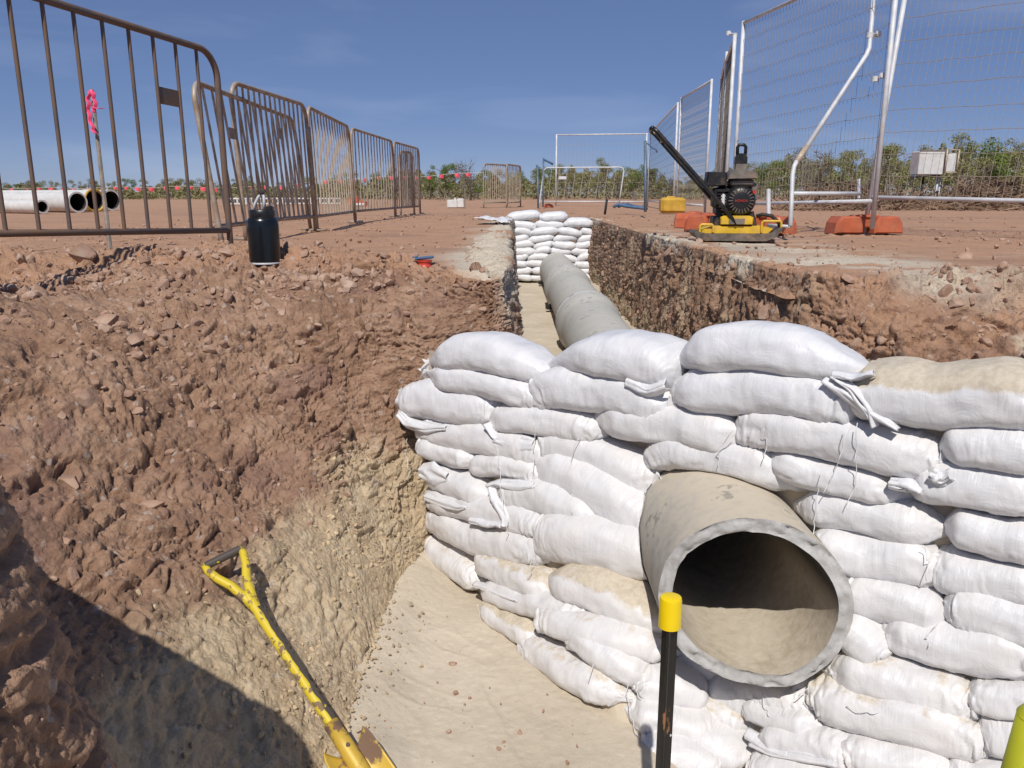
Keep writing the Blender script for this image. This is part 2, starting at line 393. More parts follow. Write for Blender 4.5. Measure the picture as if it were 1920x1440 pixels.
# ------------------------------------------------------------ the ground and the excavation
PITZ, TRZ = -1.10, -0.85
def interp_path(ctrl, counts):
    """ctrl: list of points (k,3); counts: samples per span; Catmull-Rom through them"""
    c = np.array(ctrl, float); c = np.vstack([2*c[0]-c[1], c, 2*c[-1]-c[-2]]); out = []
    for i, n in enumerate(counts):
        p0, p1, p2, p3 = c[i:i+4]
        for t in np.linspace(0, 1, n, endpoint=False):
            out.append(.5*((2*p1)+(-p0+p2)*t+(2*p0-5*p1+4*p2-p3)*t*t+(-p0+3*p1-3*p2+p3)*t**3))
    out.append(c[-2]); return np.array(out)
def normals(Pn):
    a = np.gradient(Pn, axis=0); b = np.gradient(Pn, axis=1); n = np.cross(a, b)
    return n/np.maximum(1e-9, np.linalg.norm(n, axis=-1, keepdims=True))
def sheet_profile(B, R, rows, fx, fz, lip, lipdir):
    t = np.linspace(0, 1, rows)
    H = np.interp(t, [0, .35, .7, 1], fx)[:, None]; Z = np.interp(t, [0, .35, .7, 1], fz)
    k = np.ones(7)/7
    Pn = np.zeros((len(B), rows, 3))
    for a in range(2): Pn[:, :, a] = B[:, None, a]+(R[:, None, a]-B[:, None, a])*H[None, :, 0]
    Pn[:, :, 2] = B[:, None, 2]+(R[:, None, 2]-B[:, None, 2])*Z[None, :]
    nl = 26; tt = (np.arange(1, nl+1)/nl)
    Lp = np.zeros((len(B), nl, 3))
    for a in range(2): Lp[:, :, a] = R[:, None, a]+lipdir[:, None, a]*lip*tt[None, :]
    Lp[:, :, 2] = R[:, None, 2]*(1-tt[None, :]**1.3)+.010-.055*tt[None, :]**2.2
    return np.concatenate([Pn, Lp], 1)
def rough(Pn, s=0, amp=1., big=.07, chunk=.05, vert=0., ground=None):
    """rubbly displacement along the smoothed surface normal, all in metres"""
    n = normals(Pn)
    p = Pn.copy()
    q = p*np.array([1, 1, 1.])
    warp = np.stack([fbm(q*5+9, 2, s+50), fbm(q*5+29, 2, s+51), fbm(q*5+59, 2, s+52)], -1)*.05
    d = big*fbm(q*2.0, 4, s)
    f1, f2, cid = worley((q+warp)*np.array([8, 8, 10.]), s+3)
    e1 = np.clip((f2-f1)*2.2, 0, 1)
    mask = sstep(-.15, .35, fbm(q*3.1+5, 3, s+4))
    d = d+chunk*mask*(e1*.6+cid*.8-.7)
    g1, g2, cid2 = worley((q+warp*.6)*np.array([22, 22, 34.]), s+7)
    e2 = np.clip((g2-g1)*2.5, 0, 1); mask2 = sstep(.0, .35, fbm(q*4.2+15, 3, s+8))
    d = d+chunk*.40*mask2*(e2*.5+cid2*.9-.6)
    k1, k2, cid3 = worley((q+warp*.8)*np.array([11, 11, 21.]), s+41)
    pl = sstep(-.05, .22, fbm(q*3.3+25, 3, s+42)); edge3 = np.clip((k2-k1)*5, 0, 1)
    d = d+(1-vert)*pl*(.038*(cid3-.5)*edge3-.016*(1-edge3))
    # strata: thin ledges and sharp, mostly level cracks
    st = fbm(np.stack([q[..., 0]*5, q[..., 1]*5, q[..., 2]*21], -1)+warp*22, 4, s+30, g=.6)
    d = d+(1-vert)*(.006*(np.abs(st)*2.2)-.009*np.exp(-(st/.035)**2))
    r2 = np.abs(fbm(q*np.array([13, 13, 24])+warp*30, 4, s+31, g=.62))
    d = d+(1-vert)*.013*(r2*2-.35)
    d = d+.009*fbm(q*34, 5, s+9, g=.72)+.004*fbm(q*100, 2, s+10)
    d = d-.03*sstep(.28, .5, fbm(q*np.array([4, 4, 9])+warp*20, 4, s+21))*(1-vert)
    if vert > 0:
        vq = q*np.array([17, 17, 2.6])+warp*12
        d = d+vert*(.055*fbm(vq, 4, s+11)-.03*sstep(.1, .5, fbm(vq*1.7+3, 3, s+12)))
        h1, h2, c3 = worley(q*np.array([34, 34, 13.])+warp*20, s+14)
        d = d+vert*.013*(np.clip((h2-h1)*2, 0, 1)+c3-.9)
        st = np.abs(fbm(q*np.array([26, 26, 5.])+warp*20, 4, s+33, g=.65)); d = d+vert*.035*(st*2-.4)
    return p+n*(d*amp)[..., None], mask, mask2, cid
def topclip(P_, z):          # nothing on a wall sheet rises into the ground's own layer except a little lip
    return P_
def attrs(Pn, khaki, sand, top, var):
    return dict(khaki=np.clip(khaki, 0, 1), sand=np.clip(sand, 0, 1), top=np.clip(top, 0, 1), var=np.clip(var, 0, 1))

# ---- left bank of the pit and left wall of the trench (one continuous cut face)
Bc = [(-.46, .95, PITZ), (-.42, 1.55, PITZ), (-.41, 2.05, PITZ), (-.40, 2.5, PITZ), (-.37, 2.85, PITZ), (-.22, 3.08, PITZ),
      (.03, 3.28, PITZ), (.03, 3.7, TRZ-.03), (.01, 5.5, TRZ-.03), (.005, 8, TRZ-.03), (.01, 11.75, TRZ-.03)]
Rc = [(-3.1, 1.2, .05), (-2.95, 2.8, .06), (-2.35, 3.65, .065), (-1.5, 3.95, .06), (-.80, 3.82, .025), (-.27, 3.5, 0),
      (-.05, 3.42, 0), (-.02, 3.75, 0), (-.035, 5.5, 0), (-.02, 8, 0), (-.01, 11.75, 0)]
cnt = [60, 130, 160, 150, 120, 100, 90, 100, 60, 40]
B_ = interp_path(Bc, cnt); R_ = interp_path(Rc, cnt)
out = R_-B_; out[:, 2] = 0; out /= np.linalg.norm(out, axis=1, keepdims=True)
s_idx = np.arange(len(B_)); c4 = sum(cnt[:6])
LB = sheet_profile(B_, R_, 380, [0, .24, .50, 1], [0, .43, .80, 1], .3, out)
# the pit face: steep low down, easing towards the rim; trench part nearly plumb
k = np.ones(15)/15
LBs = LB.copy()
for a in range(3):
    LBs[:, 10:-10, a] = np.apply_along_axis(lambda r: np.convolve(r, k, 'same'), 1, LB[:, :, a])[:, 10:-10]
LB = LBs
isn = sstep(c4-30, c4+60, s_idx)[:, None]*np.ones(LB.shape[1])
depth_amp = 1-.55*sstep(-.55, -.85, LB[..., 2])*(1-isn)
D1, m1, m2, cid = rough(LB, 1, 1., .11, .040, 0)
D1 = LB+(D1-LB)*(depth_amp*(1-.35*isn))[..., None]
up = sstep(-.35, -.02, LB[..., 2])*(1-isn)
D1[..., 2] += up*.018*(fbm(LB*9, 4, 77))
kb = -.68-.10*sstep(-.5, -1.2, LB[..., 0])+.13*fbm(LB*2.3, 4, 31)+.03*fbm(LB*14, 3, 32)
kh = sstep(.09, -.09, LB[..., 2]-kb+.05*fbm(LB*9, 4, 39))*(1-isn)
kh = np.maximum(kh, .85*sstep(.32, .5, fbm(LB*3.3, 4, 33))*sstep(-.9, -.2, LB[..., 0])*sstep(-.1, -.4, LB[..., 2]))
topm = sstep(-.05, .01, LB[..., 2])*.75
sandm = isn*sstep(-.42, -.08, LB[..., 2]+.12*fbm(LB*5, 4, 35))*sstep(-.25, .05, fbm(LB*3.1, 4, 36)+.30)
var = .55*sstep(.15, .55, fbm(LB*5+3, 4, 37))*(1-kh)*(1-topm)
lb = fast_grid('excavation_bank', D1, M['soil'], attrs=attrs(LB, kh, np.maximum(sandm, .75*isn*sstep(-.4, -.9, LB[..., 2])), topm, var), flip=False)
tag(lb, kind='structure')

# ---- right wall of the trench and right bank of the pit
Bc2 = [(1.05, 11.75, TRZ-.03), (1.05, 8, TRZ-.03), (1.04, 5.5, TRZ-.03), (1.04, 4.0, TRZ-.03), (1.05, 3.15, TRZ-.03), (1.20, 2.55, -.62), (1.6, 2.2, -.5), (2.4, 1.75, -.42), (4.2, 1.2, -.42)]
Rc2 = [(1.09, 11.75, 0), (1.11, 8, 0), (1.13, 5.5, 0), (1.16, 4.0, 0), (1.19, 3.3, 0), (1.38, 3.06, 0), (1.75, 3.0, 0), (2.6, 2.92, 0), (4.4, 2.7, 0)]
cnt2 = [70, 110, 150, 110, 80, 80, 140, 90]
B2 = interp_path(Bc2, cnt2); R2 = interp_path(Rc2, cnt2)
out2 = R2-B2; out2[:, 2] = 0; out2 /= np.linalg.norm(out2, axis=1, keepdims=True)
RB = sheet_profile(B2, R2, 150, [0, .30, .62, 1], [0, .38, .75, 1], .28, out2)
tr = (1-sstep(330+60, 330+190, np.arange(len(B2))))[:, None]*np.ones(RB.shape[1])
D2, m1, m2, cid = rough(RB, 5, 1., .07, .060, 0)
hol = sstep(.20, .42, fbm(RB*np.array([5.5, 5.5, 9]), 3, 48))*sstep(-.03, -.10, RB[..., 2]); D2 = D2+np.array([0, .6, -.25])*(hol*.075)[..., None]
D2v, _, _, _ = rough(RB, 6, 1., .035, .018, .68)
D2 = D2*(1-tr[..., None])+(RB+(D2v-RB)*.9)*tr[..., None]
D2 = RB+(D2-RB)*(1-.6*tr*sstep(-.10, .0, RB[..., 2]))[..., None]
kh2 = tr*sstep(.06, -.06, RB[..., 2]+.62+.16*fbm(RB*3, 4, 41))*.8+.55*tr*sstep(.05, .45, fbm(RB*np.array([9, 9, 2.5]), 4, 44))
sd2 = sstep(-.10, .0, RB[..., 2]+.05*fbm(RB*7, 3, 42))*sstep(-.15, .2, fbm(RB*1.7, 4, 43)+.15)*np.maximum(tr, sstep(2.2, 1.4, RB[..., 0]))
sd2 = np.maximum(sd2, (1-tr)*.9*sstep(.18, .34, fbm(RB*3.4+7, 4, 45))*sstep(2.3, 1.5, RB[..., 0]))
tp2 = (1-tr)*(.45+.5*fbm(RB*3, 3, 46))+tr*sstep(-.05, 0, RB[..., 2])
var2 = .3*sstep(.1, .5, fbm(RB*6+3, 4, 47))*(1-kh2)+(1-tr)*.25*sstep(.0, .4, fbm(RB*9+1, 4, 49))
rb = fast_grid('excavation_wall', D2, M['soil'], attrs=attrs(RB, kh2, sd2, tp2, var2), flip=False)
tag(rb, kind='structure')

# ---- near left face of the pit, beside the camera
Bc3 = [(-.40, -1.2, PITZ), (-.38, .1, PITZ), (-.36, .74, PITZ), (-.375, .97, PITZ), (-.75, 1.16, PITZ+.1), (-1.6, 1.5, -.7), (-2.9, 1.7, -.4)]
Rc3 = [(-.64, -1.2, .02), (-.63, .1, .02), (-.62, .66, .02), (-.655, .91, .02), (-.95, 1.12, .04), (-1.6, 1.45, .04), (-2.9, 1.6, .04)]
cnt3 = [60, 150, 120, 90, 60, 40]
B3 = interp_path(Bc3, cnt3); R3 = interp_path(Rc3, cnt3)
cen = np.array([-2.4, -1.0, 0.]); out3 = cen-R3; out3[:, 2] = 0
heapx = 0
NB = sheet_profile(B3, R3, 190, [0, .33, .66, 1], [0, .34, .68, 1], 1.0, out3)
NB[:, 190:, 2] = .0+.03*np.linspace(0, 1, 26)[None]
D3, m1, m2, cid = rough(NB, 9, .8, .05, .018, 0)
kh3 = sstep(.06, -.06, NB[..., 2]+.85+.1*fbm(NB*3, 3, 51))
nb = fast_grid('excavation_near_bank', D3, M['soil'], attrs=attrs(NB, kh3, kh3*0, kh3*0+.25, .4*sstep(.1, .5, fbm(NB*6, 3, 52))), flip=False)
tag(nb, kind='structure')

# ---- pit floor and trench floor
def floor(name, x0, x1, y0, y1, z, nx, ny, seed):
    X, Y = np.meshgrid(np.linspace(x0, x1, nx), np.linspace(y0, y1, ny), indexing='ij')
    Pn = np.stack([X, Y, np.full_like(X, z)], -1)
    Pn[..., 2] -= .22*sstep(.42, .7, X+.25*(2-Y))
    Pn[..., 2] += .018*fbm(Pn*2.4, 3, seed)+.0028*fbm(Pn*14, 3, seed+1)+.0016*fbm(Pn*70, 2, seed+2)
    if name == 'pit_floor': Pn[..., 2] += .05*sstep(.22, 0, X+.40+.1*fbm(Pn*4, 2, 5))
    if name == 'pit_floor':
        r_ = np.random.default_rng(4)
        for bx, by, ba in [(-.02, 2.02, .3), (.05, 1.80, .25), (-.16, 2.32, .9), (-.20, 1.72, -.3), (.12, 1.60, .1), (-.10, 1.50, .5), (-.24, 2.05, 1.2), (-.05, 2.45, -.4)]:
            u_ = (X-bx)*math.cos(ba)+(Y-by)*math.sin(ba); v_ = -(X-bx)*math.sin(ba)+(Y-by)*math.cos(ba)
            w2 = .036+.008*np.sin(v_*22)
            dd_ = np.maximum(np.abs(u_)/w2, np.abs(v_)/.125)
            Pn[..., 2] += -.0035*sstep(1.15, .70, dd_)*(1+.12*np.sin(v_*180))*(.6+.6*fbm(Pn*6+bx, 2, 9)) + .0018*np.exp(-((dd_-1.12)/.18)**2)
    return tag(fast_grid(name, Pn, M['sand'], flip=False), kind='structure')
floor('pit_floor', -.75, 2.6, -1.2, 3.3, PITZ, 520, 760, 61)
HX, HY = np.meshgrid(np.linspace(-2.3, -.62, 120), np.linspace(-1.5, .26, 120), indexing='ij')  # unseen mound, added only to throw shade on the near bank
HP = np.stack([HX, HY, HX*0], -1); HP[..., 2] = .72*np.clip(1-((HX+1.35)/.78)**2, 0, 1)**.6*np.clip(1-((HY+.60)/.82)**2, 0, 1)**.6-.03+.05*fbm(HP*5, 4, 55)
HD, _, _, _ = rough(HP, 15, 1., .04, .05, 0)
tag(fast_grid('added_shade_mound', HD, M['soil'], attrs=attrs(HP, HX*0, HX*0, HX*0+.4, HX*0)), kind='structure')

# ---- face of the near sandbag wall (a slanting, battered surface)
def Yw(x, z):
    k = np.clip((x+.33)*1.6, 0, .92)*(1-.5*sstep(.55, 1.0, x))
    g = np.exp(-((x-.56)/.19)**2)
    a = k*np.maximum(0, -.52-z)
    b = np.interp(-z, [.52, 1.0, 1.07, 1.13, 1.3, 1.6], [0, .13, .21, .33, .48, .75])
    return 2.11-.88*(np.clip(x, -.8, 2.6)-.6)-(a*(1-g)+b*g)
def face(u, v):
    r = ray(u, v); lo, hi = .5, 6.
    for _ in range(48):
        t = (lo+hi)/2; p = np.array([0, 0, CZ])+r*t
        if p[1] < Yw(p[0], p[2]): lo = t
        else: hi = t
    return np.array([0, 0, CZ])+r*t
# sand packed between and behind the bags
X, Z = np.meshgrid(np.linspace(-.36, 2.3, 240), np.linspace(PITZ-.03, -.2, 120), indexing='ij')
topz = np.interp(X, [-.36, 0, .3, .8, 1.1, 2.3], [-.26, -.26, -.2, -.16, -.2, -.2])
Zt = PITZ-.03+(topz-(PITZ-.03))*(Z-(PITZ-.03))/(-.2-PITZ+.03)
Yy = Yw(X, Zt)+.06
Pn = np.stack([X+.04, Yy+.02*fbm(np.stack([X*6, Zt*6, X*0], -1), 3, 71), Zt], -1)
holes = (X+.04-.6)**2+(Zt+.67)**2 < .212**2
tag(fast_grid('sand_fill', Pn, M['sand'], flip=True, keep=~holes), kind='structure')
# top and back of that fill, then the trench floor behind it
Xb, T = np.meshgrid(np.linspace(.02, 1.12, 110), np.linspace(0, 1, 400), indexing='ij')
y0 = Yw(Xb, TRZ)+.35
Yb = y0+(11.8-y0)*T**1.5
Pn = np.stack([Xb, Yb, np.full_like(Xb, TRZ)], -1)
Pn[..., 2] += .018*fbm(Pn*3, 3, 81)+.005*fbm(Pn*14, 3, 82)+.07*sstep(.85, 1.08, Xb)+.03*sstep(.12, .02, Xb)
tag(fast_grid('trench_floor', Pn, M['sand'], flip=False), kind='structure')

XE, ZE = np.meshgrid(np.linspace(-.25, 1.35, 120), np.linspace(TRZ-.1, .02, 60), indexing='ij')
EP = np.stack([XE, 11.55+0*XE+.10*(ZE+.85), ZE], -1); ED, _, _, _ = rough(EP, 25, .5, .03, .04, .3); ED[..., 2] = np.minimum(ED[..., 2], .015)
tag(fast_grid('trench_end_wall', ED, M['soil'], attrs=attrs(EP, XE*0, XE*0, XE*0+.3, XE*0)), kind='structure')
# ---- open ground
def ground(name, xs, rimfn, yext, seed, sandfn):
    n = len(xs); m = len(yext)
    X = np.repeat(xs[:, None], m, 1); Y = rimfn(xs)[:, None]+yext[None, :]
    Pn = np.stack([X, Y, np.zeros_like(X)], -1)
    near = np.exp(-np.maximum(0, Y-3)/9.)*np.exp(-np.maximum(0, np.abs(X)-4)/6.)
    q = Pn
    bump = .018*fbm(q*1.1, 4, seed)+.012*sstep(.0, .5, fbm(q*2.3, 3, seed+1))*fbm(q*11, 4, seed+2, g=.6)
    g1, g2, c = worley(q*np.array([13, 13, 1.]), seed+5); mk = sstep(.12, .45, fbm(q*1.6+4, 3, seed+6))
    bump = bump+.016*mk*(np.clip((g2-g1)*2, 0, 1)*.6+c-.75)
    Pn[..., 2] = bump*near-.012+.02*fbm(q*.13, 3, seed+7)*sstep(8, 30, Y)
    sand = sandfn(X, Y, Pn)
    top = np.clip(.96-.3*mk*near, 0, 1)
    var = .30*sstep(.1, .5, fbm(q*np.array([.9, 2.2, 1])+3, 4, seed+8))
    edge = sstep(.09, 0, yext)[None, :]*np.ones((n, 1))
    if name != 'ground_far': edge = np.maximum(edge, sstep(.10, 0, np.abs(X-(xs[-1] if name == 'ground_left' else xs[0])))*(Y < 11.9))
    Pn[..., 2] -= .09*edge
    o = fast_grid(name, Pn, M['soil'], attrs=attrs(Pn, top*0, sand, top, var), flip=False)
    return tag(o, kind='structure')
ye = np.concatenate([np.linspace(0, 9, 620), 9+np.cumsum(np.geomspace(.02, 110, 150))])
xl = -np.concatenate([np.linspace(0, 4.2, 400), 4.2+np.cumsum(np.geomspace(.012, 110, 120))])[::-1]-.0
rimL = lambda x: np.where(x < -2.85, .6, np.interp(x, [-3.0, -2.9, -2.72, -2.2, -1.45, -.75, -.27, -.05, 0], [2.2, 2.55, 2.9, 3.68, 3.92, 3.80, 3.52, 3.42, 3.4]))
def sandL(X, Y, q): return sstep(-.50, -.14, X+.30*fbm(q*1.8+2, 4, 91))*sstep(-.25, .05, fbm(q*np.array([2.2, 1.0, 1])+8, 4, 92)+.14)*sstep(12, 9, Y)
ground('ground_left', xl-.03, rimL, ye, 101, sandL)
xr = np.concatenate([np.linspace(0, 3.6, 360), 3.6+np.cumsum(np.geomspace(.012, 110, 120))])+1.13
rimR = lambda x: np.interp(x, [1.1, 1.2, 1.4, 1.8, 2.6, 4.4, 7], [3.3, 3.3, 3.08, 3.02, 2.94, 2.74, 2.3])
def sandR(X, Y, q):
    a = sstep(2.6, 1.5, X+.35*fbm(q*1.5+2, 4, 93))*sstep(-.2, .15, fbm(q*np.array([1.6, .9, 1])+1, 4, 94)+.06)*sstep(9, 5.5, Y)
    a = a*sstep(-.12, .10, fbm(q*np.array([3.1, 4.4, 1])+11, 4, 96)+.06)
    b = sstep(.12, .26, fbm(q*np.array([1.3, 3.0, 1])+5, 4, 95))*sstep(5.2, 3.9, Y)*sstep(4.2, 1.5, X)
    return np.maximum(a, b)
ground('ground_right', xr, rimR, ye, 111, sandR)
xm = np.linspace(-.06, 1.16, 60)
o = ground('ground_far', xm, lambda x: x*0+11.62, ye, 121, lambda X, Y, q: X*0)

# ---- loose rubble
def rock_verts(seed, n_cut=9, sub=2, squash=(1, .8, .6)):
    r = np.random.default_rng(seed); t = (1+5**.5)/2
    V = np.array([(-1, t, 0), (1, t, 0), (-1, -t, 0), (1, -t, 0), (0, -1, t), (0, 1, t), (0, -1, -t), (0, 1, -t), (t, 0, -1), (t, 0, 1), (-t, 0, -1), (-t, 0, 1)], float)
    Fc = [(0, 11, 5), (0, 5, 1), (0, 1, 7), (0, 7, 10), (0, 10, 11), (1, 5, 9), (5, 11, 4), (11, 10, 2), (10, 7, 6), (7, 1, 8), (3, 9, 4), (3, 4, 2), (3, 2, 6), (3, 6, 8), (3, 8, 9), (4, 9, 5), (2, 4, 11), (6, 2, 10), (8, 6, 7), (9, 8, 1)]
    for _ in range(sub):
        V = V/np.linalg.norm(V, axis=1, keepdims=True); V = V.tolist(); cache = {}; F2 = []
        def mid(a, b):
            k = (min(a, b), max(a, b))
            if k not in cache: V.append([(V[a][i]+V[b][i])/2 for i in range(3)]); cache[k] = len(V)-1
            return cache[k]
        for a, b, c in Fc:
            x, y, z = mid(a, b), mid(b, c), mid(c, a); F2 += [(a, x, z), (b, y, x), (c, z, y), (x, y, z)]
        Fc = F2; V = np.array(V)
    V = V/np.linalg.norm(V, axis=1, keepdims=True)
    for _ in range(n_cut):
        n = r.normal(size=3); n /= np.linalg.norm(n); d = r.uniform(.45, .8)
        ex = np.maximum(0, V@n-d); V = V-ex[:, None]*n
    V = V+.03*fbm(V*3+seed, 2, seed)[:, None]*V
    return V*np.array(squash), np.array(Fc)
lib1 = [rock_verts(s, 7, 1, (1, r_, q_)) for s, r_, q_ in [(1, .8, .6), (2, .7, .45), (3, .9, .7), (4, .6, .35), (5, .85, .5), (6, .7, .6)]]
lib2 = [rock_verts(s, 10, 3, (1, r_, q_)) for s, r_, q_ in [(11, .8, .6), (12, .7, .45), (13, .9, .7), (14, .6, .35), (15, .85, .5), (16, .7, .6)]]
def rand_rot(r):
    q = r.normal(size=4); q /= np.linalg.norm(q); a, b, c, d = q
    return np.array([[1-2*(c*c+d*d), 2*(b*c-a*d), 2*(b*d+a*c)], [2*(b*c+a*d), 1-2*(b*b+d*d), 2*(c*d-a*b)], [2*(b*d-a*c), 2*(c*d+a*b), 1-2*(b*b+c*c)]])
def scatter(name, pts, sizes, mat):
    Vs, Fs, o = [], [], 0
    for p, s in zip(pts, sizes):
        V, Fc = lib1[rng.integers(len(lib1))]; Vs.append(V@rand_rot(rng).T*s+p); Fs.append(Fc+o); o += len(V)
    ob = add_mesh(name, np.vstack(Vs), np.vstack(Fs), mat, smooth=False)
    return tag(ob, kind='stuff')
def pick(G_, weight, n):
    w_ = weight.ravel(); idx = rng.choice(len(w_), n, p=w_/w_.sum()); return G_.reshape(-1, 3)[idx]
area = np.linalg.norm(np.cross(np.gradient(LB, axis=0), np.gradient(LB, axis=1)), axis=-1)
wgt = area*(1-isn)*(.15+2.2*sstep(-.42, -.05, LB[..., 2])*sstep(-.1, .3, fbm(LB*2.2, 3, 301)+.12)+.25*sstep(.2, .4, fbm(LB*4, 3, 300)))*sstep(.3, -.6, LB[..., 0])
wgt *= 1-.85*sstep(-.55, -.9, LB[..., 2])
sz = lambda n, lo, hi, e=2.2: lo+(hi-lo)*rng.random(n)**e
n = 9000
pp = pick(D1, wgt, n); ss = sz(n, .003, .030, 5.0); scatter('rubble', pp, ss, M['stone'])
wk = area*(1-isn)*kh*sstep(-.1, .3, fbm(LB*5, 3, 311)+.1); n = 2600
scatter('khaki_rubble', pick(D1, wk, n), sz(n, .002, .015, 3.6), M['khakistone'])
rimw = np.exp(-((LB[..., 2]+.02)/.05)**2)*area*(1-isn)*sstep(.05, -.5, LB[..., 0])*sstep(-.2, .2, fbm(LB*2.5, 3, 302))
n = 1900
scatter('rim_rubble', pick(D1, rimw, n)+np.array([0, 0, .006]), sz(n, .006, .046, 3.2), M['stone'])
a2 = np.linalg.norm(np.cross(np.gradient(RB, axis=0), np.gradient(RB, axis=1)), axis=-1)
n = 4200
scatter('bank_rubble', pick(D2, a2*((1-tr)+.25*tr)*(.3+sstep(0, .4, fbm(RB*3, 3, 303))), n), sz(n, .004, .032, 3.2), M['stone'])
n = 500
scatter('near_rubble', pick(D3, np.linalg.norm(np.cross(np.gradient(NB, axis=0), np.gradient(NB, axis=1)), axis=-1), n), sz(n, .004, .02), M['stone'])
n = 6500
gx = rng.uniform(-4.5, 7, n); gy = 3.3+rng.random(n)**1.7*12
ok = ~((gx > -.1) & (gx < 1.25) & (gy < 11.7)) & ~((gx < 0) & (gy < rimL(gx)+.02)) & ~((gx > 1.1) & (gy < rimR(gx)))
wv = fbm(np.stack([gx*1.2, gy*1.2, gx*0], -1), 3, 304); ok &= rng.random(n) < sstep(-.2, .5, wv)+.12
pts = np.stack([gx, gy, gx*0-.004], -1)[ok]
scatter('ground_pebbles', pts, sz(len(pts), .004, .026, 3.0), M['stone'])
# crumbs that have rolled off the bank on to the floor
n = 700; yy_ = rng.uniform(1.25, 2.95, n); xb = np.interp(yy_, B_[:360, 1][np.argsort(B_[:360, 1])], B_[:360, 0][np.argsort(B_[:360, 1])])
xx_ = xb-.03+.16*rng.random(n)**2.6
scatter('fallen_crumbs', np.stack([xx_, yy_, np.full(n, PITZ+.004)+.05*sstep(.14, 0, xx_-xb)], -1), sz(n, .0015, .010, 3.6), M['khakistone'])
n = 260
fx = rng.uniform(-.4, .7, n); fy = rng.uniform(1.4, 2.6, n); cl = np.exp(-((fx+.08)**2+(fy-1.95)**2)/.05)
ok = (rng.random(n) < .12+.9*cl) & (fy < Yw(fx, PITZ)-.03)
pts = np.stack([fx, fy, fx*0+PITZ+.004], -1)[ok]
scatter('floor_pebbles', pts, sz(len(pts), .002, .011, 2.5), M['stone'])

# surface lookups for placing things
from mathutils.bvhtree import BVHTree
bpy.context.view_layer.update()
def bvh(o):
    me = o.data; V = np.empty(len(me.vertices)*3, np.float32); me.vertices.foreach_get('co', V)
    Fc = np.empty(len(me.loops), np.int32); me.loops.foreach_get('vertex_index', Fc)
    return BVHTree.FromPolygons(V.reshape(-1, 3).tolist(), Fc.reshape(-1, 4).tolist())
bv_left = bvh(lb); bv_right = bvh(rb); bv_near = bvh(nb); bv_pit = bvh(bpy.data.objects['pit_floor'])
bvs = [bv_left, bv_right, bv_near, bv_pit, bvh(bpy.data.objects['ground_left']), bvh(bpy.data.objects['ground_right']), bvh(o)]
def hit(u, v):
    r = Vector(ray(u, v)).normalized(); best = None
    for b in bvs:
        h = b.ray_cast(Vector((0, 0, CZ)), r)
        if h[0] is not None and (best is None or h[3] < best[3]): best = h
    return (np.array(best[0]), np.array(best[1])) if best else (G(u, v), np.array([0, 0, 1.]))
# larger stones one can point at
rocks = [
 (200, 605, 62, 'broad pale flat-topped stone high on the left bank'), (160, 480, 80, 'large grey-brown boulder half buried on the left rim'),
 (318, 610, 34, 'rounded stone right of the broad pale stone on the left bank'), (375, 610, 44, 'angular pinkish stone below the mid left rim'),
 (255, 640, 44, 'wedge-shaped brown stone sticking out below the broad pale stone'), (165, 750, 66, 'dark angular block jutting from the middle of the left bank'),
 (205, 765, 26, 'small dark stone touching the dark angular block'), (290, 950, 56, 'tilted slab casting a shadow low in the red part of the left bank'),
 (135, 905, 50, 'ochre lump at the far left of the red bank'), (720, 565, 24, 'small lilac stone alone under the right end of the left rim'),
 (555, 540, 30, 'pale stone in the heap right below the black jug'), (445, 565, 28, 'grey stone in the rubble below the barrier foot'),
 (530, 510, 36, 'brown stone at the edge of the rim right of the black jug'), (463, 565, 26, 'tan triangular stone in the rubble below the black jug'),
 (598, 462, 30, 'upright reddish stone on the ground behind the black jug'), (530, 583, 26, 'small pale block at the right end of the rubble heap'),
 (750, 490, 22, 'tan stone lying just left of the red can tab'), (770, 497, 18, 'low flat stone beside the red can tab'),
 (1806, 484, 42, 'purple-grey slab lying on the sandy ground at the right'), (1620, 600, 30, 'grey stone in the right bank left of its hollow'),
 (1380, 440, 22, 'grey stone on the ground under the compactor front'), (1460, 461, 16, 'pinkish pebble right of the compactor plate'),
 (1440, 590, 44, 'rounded stone at the corner of the trench and right bank'), (1790, 570, 38, 'grey stone sticking out of the right bank below the slab'),
 (1850, 640, 36, 'brown stone low in the right bank near the frame edge'), (1256, 470, 30, 'grey stone set in the lip of the trench wall'),
 (1110, 441, 1, ''), (1290, 445, 18, 'small stone left of the compactor plate edge'), (480, 995, 22, 'dark red stone embedded above the shovel handle'),
 (848, 1245, 20, 'red shard lying on the pale pit floor'), (975, 1375, 16, 'grey chip lying on the sand by the bag wall'), (945, 1392, 12, 'small red chip left of the grey chip on the sand'),
 (115, 780, 24, 'small stone left of the ochre lump in the left bank'), (325, 720, 26, 'flat stone edge under the crack in the left bank'), (120, 1015, 34, 'reddish stone low on the left bank near the shaded face')]
for i, (u, v, wpx, lab) in enumerate(rocks):
    if not lab: continue
    p, nrm = hit(u, v); D = (p[1]*cp-(p[2]-CZ)*sp_); r_ = wpx/F*D/2
    V, Fc = lib2[i % 6]; Rm = rand_rot(np.random.default_rng(i+5))
    if 'slab' in lab or 'flat' in lab or 'shard' in lab: Rm = np.eye(3)
    o_ = add_mesh('rock', V@Rm.T*r_, Fc, M['stone'], smooth=False, origin=(0, 0, 0)); o_.location = tuple(p-nrm*r_*.15)
    o_.data.polygons.foreach_set('use_smooth', [True]*len(o_.data.polygons)); o_.data.set_sharp_from_angle(angle=math.radians(28))
    tag(o_, lab, 'stone', 'larger stones lying in the dirt')
